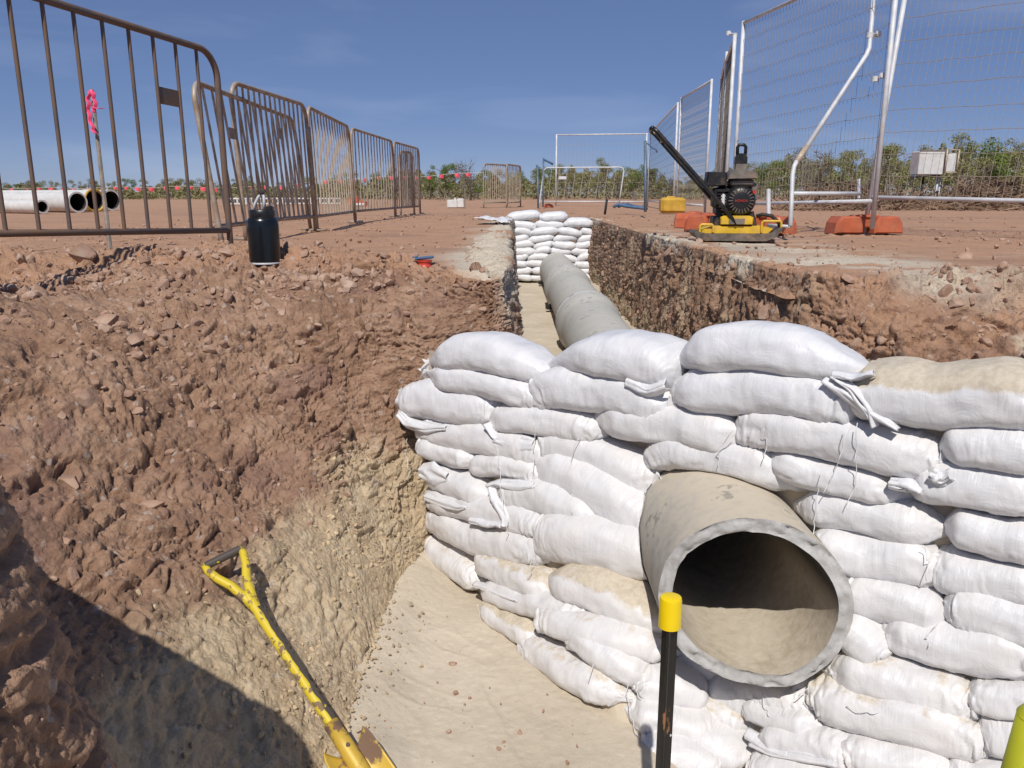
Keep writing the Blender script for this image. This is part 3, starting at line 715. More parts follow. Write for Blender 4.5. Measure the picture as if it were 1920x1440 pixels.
# ------------------------------------------------------------ concrete pipe line
PX, PZ, PR, PT = .60, -.67, .225, .036
def pipe(y0, y1, label, cut=False, bell=True):
    t = empty('concrete_pipe', (PX, y0, PZ-PR), label, 'pipe', 'concrete pipes laid along the trench')
    org = (PX, y0, PZ-PR); seg = 96; ys = np.linspace(0, y1-y0, 60)
    Lh = y1-y0; ro = np.full(60, PR)
    if bell: ro = PR+.034*sstep(Lh-.42, Lh-.16, ys)*.85
    a = np.linspace(0, 2*math.pi, seg, endpoint=False)
    A, Yy = np.meshgrid(a, ys); Rr = np.repeat(ro[:, None], seg, 1)
    if cut:
        # hand-cut end: skewed plane with a chipped lip
        off = .015-.060*np.cos(a)+.030*np.maximum(0, -np.sin(a))**2*0+.006*vnoise(np.stack([a*3, a*0, a*0], -1), 5)+.004*vnoise(np.stack([a*11, a*0, a*0], -1), 6)
        off = off-.02*np.exp(-((a-5.2)/.28)**2)
        Yy = Yy+off[None, :]*(1-sstep(0, .5, ys))[:, None]
    else: off = a*0
    O = np.stack([PX+Rr*np.cos(A), y0+Yy, PZ+Rr*np.sin(A)], -1)
    O[..., 0] += .001*fbm(O*20, 3, 4); col_at = np.repeat((sstep(Lh-.13, Lh-.10, ys)*(1 if bell else 0))[:, None], seg, 1)
    if bell: # lip face closing down to the barrel
        lipr = np.array([PR+.029, PR+.022, PR-.002]); lo = np.stack([np.stack([PX+r*np.cos(a), np.full(seg, y1+k), PZ+r*np.sin(a)], -1) for r, k in zip(lipr, (.0, .006, .006))])
        O = np.concatenate([O, lo]); col_at = np.concatenate([col_at, np.ones((3, seg))])
    fast_grid('barrel', O, M['conc'], close=True, parent=t, attrs={'collar': col_at if cut else np.maximum(col_at, .45), 'dust': np.full(col_at.shape, 1. if cut else .10)}, flip=True, origin=org)
    ri = PR-PT
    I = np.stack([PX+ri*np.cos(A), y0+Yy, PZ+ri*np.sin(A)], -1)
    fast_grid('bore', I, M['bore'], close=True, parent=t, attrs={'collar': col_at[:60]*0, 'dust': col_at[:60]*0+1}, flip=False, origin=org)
    rr = np.linspace(PR, ri, 7); Rg = []
    for k, r in enumerate(rr):
        e = (.0035 if 0 < k < 6 else 0)
        q = np.stack([PX+r*np.cos(a), y0+off+0*a, PZ+r*np.sin(a)], -1)
        q[:, 1] += (e*3*vnoise(np.stack([q[:, 0]*60, q[:, 2]*60, a*0], -1), 8) if cut else 0)
        if k in (0, 6): q[:, 0:3:2] += ((q[:, 0:3:2]-np.array([PX, PZ]))*.0)
        Rg.append(q)
    fast_grid('cut_end' if cut else 'end_face', np.array(Rg), M['cut'] if cut else M['conc'], close=True, parent=t, attrs={'collar': np.zeros((7, seg))}, flip=False, origin=org)
    return t
pipe(1.80, 3.92, 'open cut end of the concrete pipe sticking out through the near sandbag wall', cut=True)
pipe(3.922, 6.32, 'concrete pipe in the trench directly behind the near sandbag wall')
pipe(6.322, 8.70, 'middle concrete pipe in the trench, between two collars')
pipe(8.702, 11.6, 'farthest concrete pipe, running into the far sandbag wall', bell=False)
for (u, v, lab) in [(1038, 578, 'dark block under the nearer visible pipe joint'), (1027, 532, 'dark block under the farther visible pipe joint')]:
    g = G(u, v, TRZ+.03); mb = MB(); mb.box((0, 0, .035), (.10, .07, .05), np.array(Matrix.Rotation(.2, 3, 'Z')), .008)  # plain dark block at each visible joint
    o_ = mb.build('dark_block', M['dark']); o_.location = (PX-.20, g[1], TRZ+.01); tag(o_, lab, 'block', 'dark blocks under the pipe')

# ------------------------------------------------------------ sandbags
NIN = np.array([.66, .75, 0])
def bag_surface(c, T, U, N, he, we, s, Lb, seed, H, W, wr, uvs=True, dmp=1.0):
    ns, ntt = len(s), 56
    th = np.linspace(0, 2*math.pi, ntt, endpoint=False)
    ct, st = np.cos(th), np.sin(th)
    cx = np.sign(ct)*np.abs(ct)**.62; cz = np.sign(st)*np.abs(st)**.80
    q = np.zeros((ns, ntt, 3)); S_ = s[:, None]*np.ones(ntt); ones = np.ones((ns, ntt))
    prox = np.abs(s)[:, None]
    # domed top, flat settled underside that stays full towards the ends
    hz = np.where(cz[None, :] > 0, (he*1.14)[:, None], (he**.55*.86)[:, None])*H/2*cz[None, :]
    q = c[:, None, :]+N[:, None, :]*(we*W/2)[:, None, None]*cx[None, :, None]+U[:, None, :]*hz[..., None]
    dirn = N[:, None, :]*(ct/ W)[None, :, None]+U[:, None, :]*(st/H)[None, :, None]; dirn /= np.linalg.norm(dirn, axis=-1, keepdims=True)
    # lumps of the fill, cross creases (gathered at the ends), long folds
    warp = .25*fbm(np.stack([S_*3, ct*1.2*ones, st*1.2*ones], -1), 2, seed)
    lump = fbm(np.stack([S_*2.3*Lb/.5, ct*ones*.9, st*ones*.9], -1), 3, seed+1)*.010
    cre = fbm(np.stack([(S_*Lb*22+warp*6), ct*ones*.8+S_*.5, st*ones*.8], -1), 3, seed+2)
    cre = 1-np.abs(cre)*2.6
    fine = 1-np.abs(fbm(np.stack([(S_*Lb*60+warp*12), ct*ones*1.3, st*ones*1.3], -1), 2, seed+3))*2.5
    env = (.06+1.0*sstep(.5, .93, prox)+.4*np.clip(fbm(np.stack([S_*2, ct*ones, st*ones], -1), 2, seed+4), 0, 1))
    rad = lump-(.0075*np.clip(cre, -.4, 1)*env*wr)-.0018*fine*env*wr
    rad2 = fbm(np.stack([S_*4*Lb/.5+warp*2, ct*ones*3, st*ones*3], -1), 3, seed+6)*.0028
    q = q+dirn*((rad+rad2)*dmp*np.minimum(1, he*1.6)[:, None])[..., None]
    return q, dirn, S_, th
def make_bag(name, label, Lp, Mp, Rp, hpx, eL='t', eR='b', sand=0., W=.27, seed=0, off=0., group='sandbags of the near wall', wr=1., conv=None, film=.15, i_=0):
    pts = []
    for (u, v) in (Lp, Mp, Rp): pts.append(face(u, v))
    D = pts[1][1]*cp-(pts[1][2]-CZ)*sp_
    r = ray(*Mp); el = math.atan2(-r[2], r[1])
    H = max(.05, hpx/F*D*(.90 if Mp[1] < 700 else 1.15)/math.cos(el)*(1-.35*math.sin(el)))
    ex = .04 if Mp[1] < 700 else .13
    pts = [pts[0]+(pts[0]-pts[2])*ex/2, pts[1], pts[2]+(pts[2]-pts[0])*ex/2]
    pts = [p+NIN*(W/2*.93+off) for p in pts]
    ns = 120; s = np.sin(np.linspace(-math.pi/2, math.pi/2, ns))*.6+np.linspace(-1, 1, ns)*.4
    s3 = s[:, None]
    c = pts[0]*s3*(s3-1)/2+pts[1]*(1-s3**2)+pts[2]*s3*(s3+1)/2
    Lb = np.linalg.norm(np.diff(c, axis=0), axis=1).sum()
    r_ = np.random.default_rng(seed+500)
    c[:, 2] += .004*np.sin(s*r_.uniform(3, 6)+r_.uniform(0, 6))
    T = np.gradient(c, axis=0); T /= np.linalg.norm(T, axis=1, keepdims=True)
    z = np.array([0, 0, 1.]); U = z-T*(T@z)[:, None]; U /= np.linalg.norm(U, axis=1, keepdims=True)
    N = np.cross(T, U); N = N*np.where(N@np.array([-.66, -.75, 0]) > 0, 1, -1)[:, None]
    roll = r_.uniform(-.10, .12); N = N*math.cos(roll)+U*math.sin(roll); U = np.cross(N, T); U = U*np.where(U@z > 0, 1, -1)[:, None]
    TOPT = .14 if Mp[1] < 700 else .46
    def env(e, a):
        if e == 't': k_ = 1-float(sstep(TOPT, 1.02, a)); return k_**.85*.95*(1-.10*a)+.05, k_**.62*.92+.08
        if e == 'b': return (1-a**9)**.40, (1-a**14)**.33
        return (1-a**5)**.55, (1-a**7)**.45
    he = np.zeros(ns); we = np.zeros(ns)
    for k in range(ns):
        a = min(abs(s[k]), .9999); sk = .34*(1-s[k]**2)*(-.55 if i_ == 1 else 1)*(Mp[1] < 700); a = min(abs(s[k]+sk), .9999); he[k], we[k] = env(eL if s[k]+sk < 0 else eR, a)
    he = np.maximum(he, .02); we = np.maximum(we, .03)
    q, dirn, S_, th = bag_surface(c, T, U, N, he, we, s, Lb, seed, H, W, wr)
    ntt = len(th)
    upness = np.sin(th)[None, :]*np.ones((ns, 1))
    # the fill settles round the pipe: nothing of a bag lies inside it
    rx = q[..., 0]-PX; rz = q[..., 2]-PZ; rr_ = np.sqrt(rx**2+rz**2)+1e-6
    lim = PR+.004; inside = (rr_ < lim) & (q[..., 1] > 1.6)
    f_ = np.where(inside, lim/rr_, 1.); q[..., 0] = PX+rx*f_; q[..., 2] = PZ+rz*f_
    sandv = sand*(.25+1.15*sstep(.0, .9, upness))-.25*(1-sstep(-.3, .5, upness))
    filmv = film+.25*sand+.25*sstep(.2, 1, upness)*.6
    uv = np.stack([(S_+1)/2*Lb/.5, np.repeat((th/(2*math.pi))[None], ns, 0)], -1)
    org = pts[1].copy(); org[2] -= H/2
    has = []
    body_parent = empty(name, org, label, 'sandbag', group)
    fast_grid('bag_body', q, M['bag'], close=True, parent=body_parent, attrs={'sand': sandv, 'film': filmv}, uv=uv, flip=False, origin=org)
    if DBG: return body_parent
    # tied neck: a frilled tuft of gathered fabric beyond the tie
    for e, i0, sg in ((eL, 0, -1), (eR, -1, 1)):
        if e != 't': continue
        c0 = c[i0]; t = T[i0]*sg; n1 = N[i0]; u1 = U[i0]; m = 22; rows = 7; G_ = []
        for k in range(rows):
            f = k/(rows-1); rr = .006+.017*f**1.2
            ring = []
            for j in range(m):
                a = 2*math.pi*j/m; w_ = 1+.45*f*math.sin(a*5+seed)+.3*f*math.sin(a*9+seed*2)
                ring.append(c0+t*(-.004+.034*f*(1+.25*math.sin(a*3+seed)))+(n1*math.cos(a)*.75+u1*math.sin(a))*rr*w_+np.array([0, 0, -.010*f*f]))
            G_.append(ring)
        G_ = np.array(G_); 
        fast_grid('tied_neck', G_, M['bag'], close=True, parent=body_parent, attrs={'sand': np.full(G_.shape[:2], sand*.4), 'film': np.full(G_.shape[:2], .3)}, uv=np.zeros(G_.shape[:2]+(2,)), origin=org)
    # folded ear on blunt ends
    for e, i0, sg in ((eL, 0, -1), (eR, -1, 1)):
        if e != 'f': continue
        c0 = c[i0]; t = T[i0]*sg; n1 = N[i0]; u1 = U[i0]; a_, b_ = 16, 8
        A, B = np.meshgrid(np.linspace(-1, 1, a_), np.linspace(0, 1, b_), indexing='ij')
        G_ = c0+n1*(W*.42)*.75-t*.03+np.zeros((a_, b_, 3))
        G_ = G_+u1*(A*H*.42*(1-.35*B))[..., None]+t*(B*.055)[..., None]+n1*(.012*np.sin(A*5+seed)*B-.02*B+.006*np.sin(B*9+A*4))[..., None]
        o_ = fast_grid('folded_ear', G_, M['bag'], parent=body_parent, attrs={'sand': np.full(A.shape, sand*.4), 'film': np.full(A.shape, .3)}, uv=np.stack([A*.1, B*.1], -1), origin=org)
        sm = o_.modifiers.new('thick', 'SOLIDIFY'); sm.thickness = .0022
    return body_parent
DBG = False
BAGS = [
 # left, middle, right centre-line points in the photo, height, end types, sand, offset into wall
 ((776,686),(890,676),(1012,716),88,'t','m',0.02,'plump white sandbag at the left end of the top course, touching the dirt bank'),
 ((984,702),(1110,674),(1252,712),104,'t','m',0.0,'white sandbag humped over the pipe line in the middle of the top course'),
 ((1244,688),(1400,670),(1608,714),120,'t','m',0.02,'highest white sandbag of the top course, left of the sand-topped one'),
 ((1598,752),(1760,758),(1950,766),108,'b','m',0.62,'wide sandbag with sand spread over its top at the right end of the top course'),
 ((780,706),(885,722),(1000,756),60,'t','m',0.05,'thin sandbag squeezed under the leftmost bag of the top course'),
 ((994,748),(1110,744),(1236,780),84,'b','f',0.05,'sandbag with a folded right ear under the humped top bag'),
 ((1228,750),(1390,745),(1575,772),92,'t','b',0.05,'creased sandbag under the highest bag of the top course'),
 ((1745,862),(1850,852),(1960,866),92,'t','m',0.05,'sandbag under the sand-topped bag at the right frame edge'),
 ((744,765),(828,768),(912,786),76,'f','f',0.08,'short sandbag with a loose flap poking farthest left over the dirt'),
 ((908,792),(1000,800),(1108,816),66,'m','m',0.08,'sandbag between the short flapped bag and the long bag above the pipe'),
 ((1083,792),(1245,806),(1405,846),84,'t','t',0.14,'long sandbag lying one course above the pipe crown'),
 ((1384,808),(1560,834),(1752,882),92,'b','f',0.06,'long sandbag sloping down to the right below the creased second-course bag'),
 ((770,812),(885,832),(1000,866),66,'m','b',0.08,'sandbag with a crumpled right end below the short flapped bag'),
 ((1000,838),(1100,872),(1214,928),88,'m','f',0.06,'sandbag slanting down to the right towards the top left of the pipe'),
 ((1207,880),(1330,866),(1492,936),78,'m','t',0.12,'sandbag bent over the crown of the pipe'),
 ((1410,862),(1545,905),(1705,946),70,'t','t',0.06,'slim sandbag right of the one bent over the pipe'),
 ((1686,918),(1800,932),(1965,952),92,'t','m',0.05,'sandbag at the right edge level with the pipe crown'),
 ((774,840),(830,858),(888,872),46,'m','t',0.1,'small sandbag tucked at the left edge under the crumpled-end bag'),
 ((858,882),(930,884),(1006,900),48,'t','m',0.1,'small sandbag with its tie pointing left, third up from the folded loop'),
 ((972,878),(1096,932),(1196,1010),92,'t','b',0.05,'large sandbag drooping steeply beside the left of the pipe'),
 ((1474,962),(1610,976),(1772,1014),84,'t','t',0.06,'sandbag whose left tie touches the upper right of the pipe'),
 ((1755,1002),(1850,1020),(1965,1046),86,'t','m',0.05,'sandbag right of the tie, at the frame edge beside the pipe mouth height'),
 ((788,894),(850,922),(920,950),58,'m','t',0.1,'sandbag with a crumpled pink-white cap at the left edge of the wall'),
 ((925,938),(1025,950),(1128,1006),70,'m','t',0.05,'sandbag with a doubled-over strip hanging from its left end'),
 ((1505,1046),(1625,1062),(1745,1088),88,'m','f',0.08,'sandbag immediately right of the pipe rim at mouth height'),
 ((1742,1078),(1845,1100),(1965,1122),84,'m','m',0.06,'sandbag at the right edge with knotted cord at its left corner'),
 ((792,938),(885,968),(1014,996),56,'m','b',0.1,'sandbag with a rolled hem along its top at the left edge'),
 ((796,982),(890,1022),(1004,1044),64,'m','m',0.12,'lowest full white sandbag before the sand ledge, at the left'),
 ((1008,1018),(1110,1038),(1226,1056),98,'b','m',0.12,'fat square-ended sandbag resting on the sand ledge beside the pipe'),
 ((1562,1118),(1670,1150),(1778,1178),88,'m','t',0.12,'sandbag right of the widest part of the pipe rim'),
 ((1765,1152),(1865,1182),(1975,1206),88,'m','m',0.08,'sandbag with a tucked left end at the right frame edge, below the knotted cord'),
 ((796,1030),(838,1066),(886,1100),56,'m','m',0.30,'ragged sandbag sliding down onto the pit floor at the left corner'),
 ((886,1070),(955,1094),(1030,1140),60,'m','t',0.42,'half sand-covered bag below the left end of the ledge'),
 ((1008,1100),(1110,1132),(1212,1190),78,'t','m',0.50,'ribbed sandbag with a dusty top under the sand ledge left of the pipe'),
 ((1572,1188),(1610,1215),(1652,1252),74,'m','m',0.12,'short sandbag wedged beside the lower right of the pipe rim'),
 ((1622,1200),(1765,1228),(1960,1268),88,'t','m',0.14,'long sandbag running from below the pipe rim to the right edge'),
 ((884,1118),(975,1140),(1082,1168),50,'t','m',0.22,'narrow pleated sandbag in the step left of the pipe'),
 ((903,1146),(950,1184),(1012,1206),52,'m','t',0.62,'sandbag almost buried in sand along the floor edge'),
 ((1005,1182),(1110,1208),(1232,1244),68,'m','t',0.30,'grooved sandbag passing behind the yellow-capped picket'),
 ((1524,1280),(1665,1302),(1822,1358),80,'t','m',0.32,'dust-streaked sandbag below the right part of the pipe mouth'),
 ((1790,1318),(1870,1334),(1975,1352),68,'t','m',0.22,'sandbag second from bottom at the right frame edge'),
 ((970,1228),(1060,1276),(1152,1332),64,'m','t',0.34,'sandbag lying along the sand at the foot of the wall, left of the picket'),
 ((1052,1206),(1125,1244),(1195,1292),62,'m','t',0.2,'pale sandbag above the one at the foot of the wall, left of the picket'),
 ((1154,1292),(1225,1304),(1296,1322),64,'m','t',0.14,'sandbag crossed by the picket shadow below the pipe'),
 ((1236,1214),(1365,1286),(1512,1314),66,'m','m',0.12,'shaded sandbag cradling the underside of the pipe'),
 ((1284,1284),(1395,1334),(1514,1346),80,'t','m',0.12,'second shaded sandbag below the pipe, right of the picket'),
 ((1508,1332),(1655,1368),(1838,1424),90,'m','m',0.34,'heavily ribbed sandbag near the bottom edge, right of the pipe'),
 ((1822,1402),(1900,1402),(1985,1412),74,'m','m',0.26,'sandbag in the bottom right corner behind the yellow post'),
 ((1142,1348),(1222,1368),(1305,1388),62,'t','m',0.2,'sandbag just left of the picket near the bottom edge'),
 ((1262,1342),(1335,1352),(1410,1378),58,'t','t',0.38,'sand-dusted bag right of the picket under the shaded bags'),
 ((1392,1352),(1465,1366),(1540,1398),54,'m','t',0.16,'small crumpled bag right of the sand-dusted one'),
 ((1408,1398),(1500,1412),(1600,1446),62,'t','m',0.16,'twisted sandbag on the bottom edge in the middle right'),
 ((1255,1398),(1320,1412),(1402,1444),60,'m','t',0.18,'sandbag on the bottom edge just right of the picket'),
 ((1560,1432),(1660,1446),(1780,1476),66,'m','m',0.26,'sandbag cut by the bottom edge under the heavily ribbed one'),
 ((1170,1416),(1240,1436),(1320,1462),60,'m','m',0.24,'lowest sandbag cut by the bottom edge left of the picket'),
 ((1390,1462),(1480,1474),(1580,1490),60,'m','m',0.2,'sandbag cut by the bottom edge in the middle'),
 ((1760,1470),(1850,1480),(1960,1490),70,'m','m',0.2,'sandbag cut by the bottom edge towards the right corner'),
]
bag_obs = []
for i, (a, b, c_, h, el_, er_, sd, lab) in enumerate(BAGS):
    low = b[1] > 1150
    bag_obs.append(make_bag('sandbag', lab, a, b, c_, h, el_, er_, sand=sd, seed=i*13+3, W=.21 if not low else .20, wr=(.35 if b[1] < 700 else 1.0) if not low else 1.6, film=.06 if b[1] < 800 else .2, i_=i))
# loose fabric: hems, collars and flaps of the sack mouths, crumpled over the bags
def flap(bi, line, wpx, seed, name='loose_flap', lift=.018, sand=.0):
    pts = [face(u, v)-NIN*(lift*.35-.006) for u, v in line]; n = 40; m = 16
    t = np.linspace(0, len(pts)-1, n); i = np.minimum(t.astype(int), len(pts)-2); f = (t-i)[:, None]
    pa = np.array(pts); c = pa[i]*(1-f)+pa[i+1]*f
    for _ in range(6): c[1:-1] = (c[:-2]+c[1:-1]*2+c[2:])/4
    D = c[0][1]*cp-(c[0][2]-CZ)*sp_
    wd = np.interp(np.linspace(0, 1, n), np.linspace(0, 1, len(wpx)), wpx)/F*D
    T = np.gradient(c, axis=0); T /= np.linalg.norm(T, axis=1, keepdims=True); Wd = np.cross(T, NIN); Wd /= np.linalg.norm(Wd, axis=1, keepdims=True)
    b = np.linspace(-.5, .5, m)
    G_ = c[:, None, :]+Wd[:, None, :]*(wd[:, None]*b[None, :])[..., None]
    q = np.stack([np.repeat(np.linspace(0, 1, n)[:, None]*4, m, 1), np.repeat(b[None]*7, n, 0), np.zeros((n, m))+seed], -1)
    G_ = G_-NIN*(.007*(1-np.abs(fbm(q*np.array([.35, .55, 1]), 2, seed))*2.4)+.010*np.cos(b*math.pi)[None]-.014*(np.abs(b)*2)[None]**2.5)[..., None]
    G_ = G_+Wd[:, None, :]*(.006*fbm(q*.5+5, 2, seed))[..., None]
    org = np.array(bag_obs[bi].location)
    o_ = fast_grid(name, G_, M['bag'], parent=bag_obs[bi], attrs={'sand': np.full((n, m), sand), 'film': np.full((n, m), .12)}, uv=np.stack([q[..., 0]*.05, q[..., 1]*.05], -1), origin=org)
    sm = o_.modifiers.new('thick', 'SOLIDIFY'); sm.thickness = .0022
flap(3, [(1545, 712), (1590, 742), (1640, 780), (1685, 806)], [10, 26, 24, 8], 1)
flap(3, [(1560, 706), (1598, 730), (1630, 770), (1640, 800)], [8, 20, 22, 8], 31, lift=.03)
flap(3, [(1562, 702), (1600, 708), (1640, 700)], [8, 14, 5], 2, lift=.02)
flap(8, [(748, 776), (764, 794), (800, 806), (838, 802)], [14, 22, 26, 10], 3)
flap(12, [(930, 826), (965, 836), (1002, 836)], [30, 46, 26], 4)
flap(12, [(912, 795), (928, 818), (940, 828)], [8, 14, 10], 5)
flap(22, [(790, 884), (815, 892), (842, 896)], [28, 52, 22], 6, lift=.03)
flap(23, [(918, 912), (938, 905), (975, 912), (1012, 910)], [16, 14, 24, 8], 7, lift=.03)
flap(23, [(922, 912), (930, 940), (950, 972), (948, 984)], [20, 22, 26, 12], 8, lift=.035)
flap(26, [(800, 930), (830, 942), (862, 952), (880, 950)], [14, 22, 20, 8], 9, lift=.03)
flap(26, [(884, 975), (915, 982), (945, 984)], [10, 16, 8], 10, lift=.03, sand=.2)
flap(16, [(1668, 905), (1700, 912), (1728, 922)], [20, 24, 10], 12)
flap(7, [(1745, 888), (1765, 900), (1785, 892)], [22, 34, 20], 13)
flap(1, [(1175, 716), (1215, 735), (1250, 722)], [26, 30, 16], 14, lift=.012)
flap(32, [(890, 1096), (930, 1108), (975, 1125)], [8, 12, 8], 15)
flap(47, [(1408, 1392), (1450, 1410), (1510, 1420), (1570, 1430)], [14, 24, 22, 10], 16)
flap(50, [(1400, 1378), (1440, 1402), (1480, 1412)], [20, 24, 12], 17)
# loose stitching threads hanging from ties (pixel polylines projected on to the bags)
THR = [(14,[(1092,812),(1080,850),(1077,900),(1078,940),(1082,962)]),(12,[(1008,790),(1006,850),(1008,900),(1005,945)]),(11,[(1440,800),(1442,830),(1438,858)]),
 (3,[(1590,800),(1582,850),(1560,900),(1548,925)]),(3,[(1612,790),(1610,850),(1608,905),(1590,950)]),(12,[(935,830),(942,880),(950,930),(958,985),(955,1010)]),
 (15,[(1545,880),(1538,925),(1530,975),(1531,1005)]),(17,[(772,820),(765,850),(775,880),(772,905)]),(25,[(1735,1020),(1745,1050),(1740,1090)]),
 (29,[(1765,1160),(1740,1190),(1748,1210)]),(36,[(905,1128),(903,1160),(908,1192)]),(38,[(1198,1190),(1190,1240),(1203,1290),(1215,1330)]),(39,[(1520,1285),(1500,1300)]),
 (33,[(1030,1140),(1036,1160),(1028,1180)]),(28,[(1005,1045),(1000,1075),(986,1098)]),(10,[(1385,800),(1352,840),(1352,876)]),(45,[(1430,1290),(1445,1325),(1452,1345)]),
 (43,[(1185,1255),(1180,1300),(1195,1345),(1205,1385)]),(36,[(1122,1185),(1118,1230),(1112,1280)]),(46,[(1590,1320),(1640,1330),(1670,1325)])]
for bi, line in THR:
    pts = [face(u, v)-NIN*.012+np.array([0, 0, 0]) for u, v in line]
    fine = []
    for k in range(len(pts)-1):
        for t in np.linspace(0, 1, 6, endpoint=False): fine.append(pts[k]*(1-t)+pts[k+1]*t+NIN*(-.006+.007*math.sin(k*2+t*5+bi)))
    mb = MB(); mb.tube(fine, .0011, 5); org = np.array(bag_obs[bi-0 if bi < len(bag_obs) else 0].location)
    mb.build('thread', M['twine'], bag_obs[bi], org, smooth=True)

# ---- far sandbag wall across the trench
FY = 11.15
rows = [(.022, .11), (-.075, .105), (-.175, .095), (-.262, .095), (-.348, .092), (-.434, .092), (-.52, .092), (-.605, .09), (-.69, .09), (-.775, .09)]
names = ['top', 'second', 'third', 'fourth', 'fifth', 'sixth', 'seventh', 'eighth', 'ninth', 'bottom']
ordn = ['leftmost', 'second from left', 'third from left', 'fourth from left', 'fifth from left']
def far_bag(x0, x1, z, h, seed, label, y=FY, tilt=0, eL='t', eR='b'):
    c0 = np.array([(x0+x1)/2, y, z]); ns = 40; s = np.sin(np.linspace(-math.pi/2, math.pi/2, ns))
    Lb = x1-x0; r_ = np.random.default_rng(seed)
    c = c0+np.stack([s*Lb/2, s*0, s*tilt*1.8+.018*(1-s*s)*r_.uniform(-1, 1)], -1)
    T = np.tile([1., 0, 0], (ns, 1)); U = np.tile([0, 0, 1.], (ns, 1)); N = np.tile([0, -1., 0], (ns, 1))
    he = (1-np.minimum(.999, np.abs(s))**(3.2))**.62; we = (1-np.minimum(.999, np.abs(s))**6)**.5
    q, d, S_, th = bag_surface(c, T, U, N, he, we, s, Lb, seed, h, .26, 1.6)
    q = q[:, ::2]; th = th[::2]; up_ = np.sin(th)[None]*np.ones((ns, 1))
    o_ = fast_grid('sandbag', q, M['bag'], close=True, attrs={'sand': .12*up_, 'film': .05+up_*0}, uv=np.zeros(q.shape[:2]+(2,)), origin=tuple(c0-np.array([0, 0, h/2])))
    return tag(o_, label, 'sandbag', 'sandbags of the far wall')
sd = 900
for ri, (z, h) in enumerate(rows):
    n = 3 if ri else 2
    edges = {0: [-.08, .38, .74], 1: [-.02, .32, .70, 1.10], 2: [.0, .26, .62, .94, 1.10], 3: [.0, .22, .56, .90, 1.10]}.get(ri)
    if edges is None:
        e = np.linspace(0, 1.09, 5)+np.array([0, rng.uniform(-.08, .06), rng.uniform(-.06, .06), rng.uniform(-.06, .08), 0]); edges = e.tolist()
    k = 0
    for a, b in zip(edges[:-1], edges[1:]):
        if ri >= 4 and a > .42 and b < .78: continue
        sd += 1
        far_bag(a-.025, b+.025, z+rng.uniform(-.006, .006), h*1.32, sd, f'small distant sandbag, {ordn[k]} in the {names[ri]} course of the far wall', y=FY+rng.uniform(-.02, .02)+ri*-.012, tilt=rng.uniform(-.02, .02)); k += 1
# ------------------------------------------------------------ steel picket with its yellow cap
pt = P(1258, 1122, 1.43); pk = empty('star_picket', (pt[0], pt[1], PITZ), 'black star picket with a yellow plastic cap standing in front of the pipe', 'picket')
H_ = pt[2]-PITZ-.03; mb = MB()
def star_section(w_, t_):
    pl = []
    for k in range(3):
        a = math.radians(10+120*k); d = np.array([math.cos(a), math.sin(a)]); n_ = np.array([-d[1], d[0]])
        a0 = math.radians(10+120*k-60); inn = np.array([math.cos(a0), math.sin(a0)])*t_*1.1
        pl += [tuple(inn), tuple(d*w_-n_*t_/2), tuple(d*w_+n_*t_/2)]
    return pl
sec = star_section(.0150, .0045)
V = []; n_ = len(sec)
for z_ in (0, H_): V += [(x, y, z_) for x, y in sec]
mb.add(V, [tuple(range(n_-1, -1, -1)), tuple(range(n_, 2*n_))]+[(i, (i+1) % n_, n_+(i+1) % n_, n_+i) for i in range(n_)])
o_ = mb.build('shaft', M['picket'], pk, (0, 0, 0)); 
for kz in (.10, .19, .30, .385):
    a = math.radians(10+240+0); a = math.radians(10); d = np.array([math.cos(a), math.sin(a)])
    hb = MB(); cc = np.array([d[0]*.011, d[1]*.011, H_-kz-.15]); ring = arc(cc, .0028, 0, 2*math.pi, 11, (d[0], d[1], 0), (0, 0, 1))
    nn = np.array([-d[1], d[0], 0])
    hb.tube([cc-nn*.0030, cc+nn*.0030], .0028, 10); hb.build('wire_hole', M['white'], pk)
mb = MB(); mb.lathe([(.0001, .034), (.016, .034), (.0186, .0325), (.0198, .029), (.0205, -.022), (.0205, -.0245), (.0185, -.0245), (.0185, .02)], 40, (0, 0, H_))
mb.build('cap', M['capyel'], pk, angle=40)

# ------------------------------------------------------------ shovel leaning on the bank
hb_, nb_ = hit(388, 1066); hb_ = hb_+np.array([.055, -.02, .045])
bl, _ = hit(684, 1472); bl = bl+np.array([0, 0, .03])
ax = (hb_-bl)/np.linalg.norm(hb_-bl)
nor = np.array([0, 0, CZ])-hb_; nor = nor/np.linalg.norm(nor)+np.array([.25, 0, .1]); nor -= ax*np.dot(nor, ax); nor /= np.linalg.norm(nor)
side = np.cross(ax, nor); side *= 1 if side[0] > 0 else -1
shv = empty('shovel', bl, 'worn yellow D-handled shovel leaning against the khaki bank', 'shovel')
Ls = np.linalg.norm(hb_-bl); gw = .052
def sv(a, s_, n_=0): return bl+ax*a+side*s_+nor*n_
base_y = Ls-.135
mb = MB(); mb.tube([sv(Ls-.002, -gw), sv(Ls-.002, gw)], .0115, 14); mb.build('grip', M['shovelg'], shv, bl, smooth=False)
for sg in (-1, 1):
    mb = MB(); mb.tube([sv(Ls+.006, sg*gw), sv(Ls-.02, sg*gw), sv(Ls-.055, sg*gw*.80), sv(Ls-.095, sg*gw*.42), sv(base_y-.01, sg*.010), sv(base_y-.05, sg*.003)], [.009, .011, .012, .0125, .0125, .012], 12); mb.build('handle_arm', M['shovely'], shv, bl, smooth=True)
mb = MB()
ts = np.linspace(0, 1, 40); mb.tube([sv(.02+(base_y-.02)*t, 0, 0) for t in ts], [.0150-.001*math.sin(t*3) for t in ts], 18)
o_ = mb.build('shaft', M['shovely'], shv, bl, smooth=True)
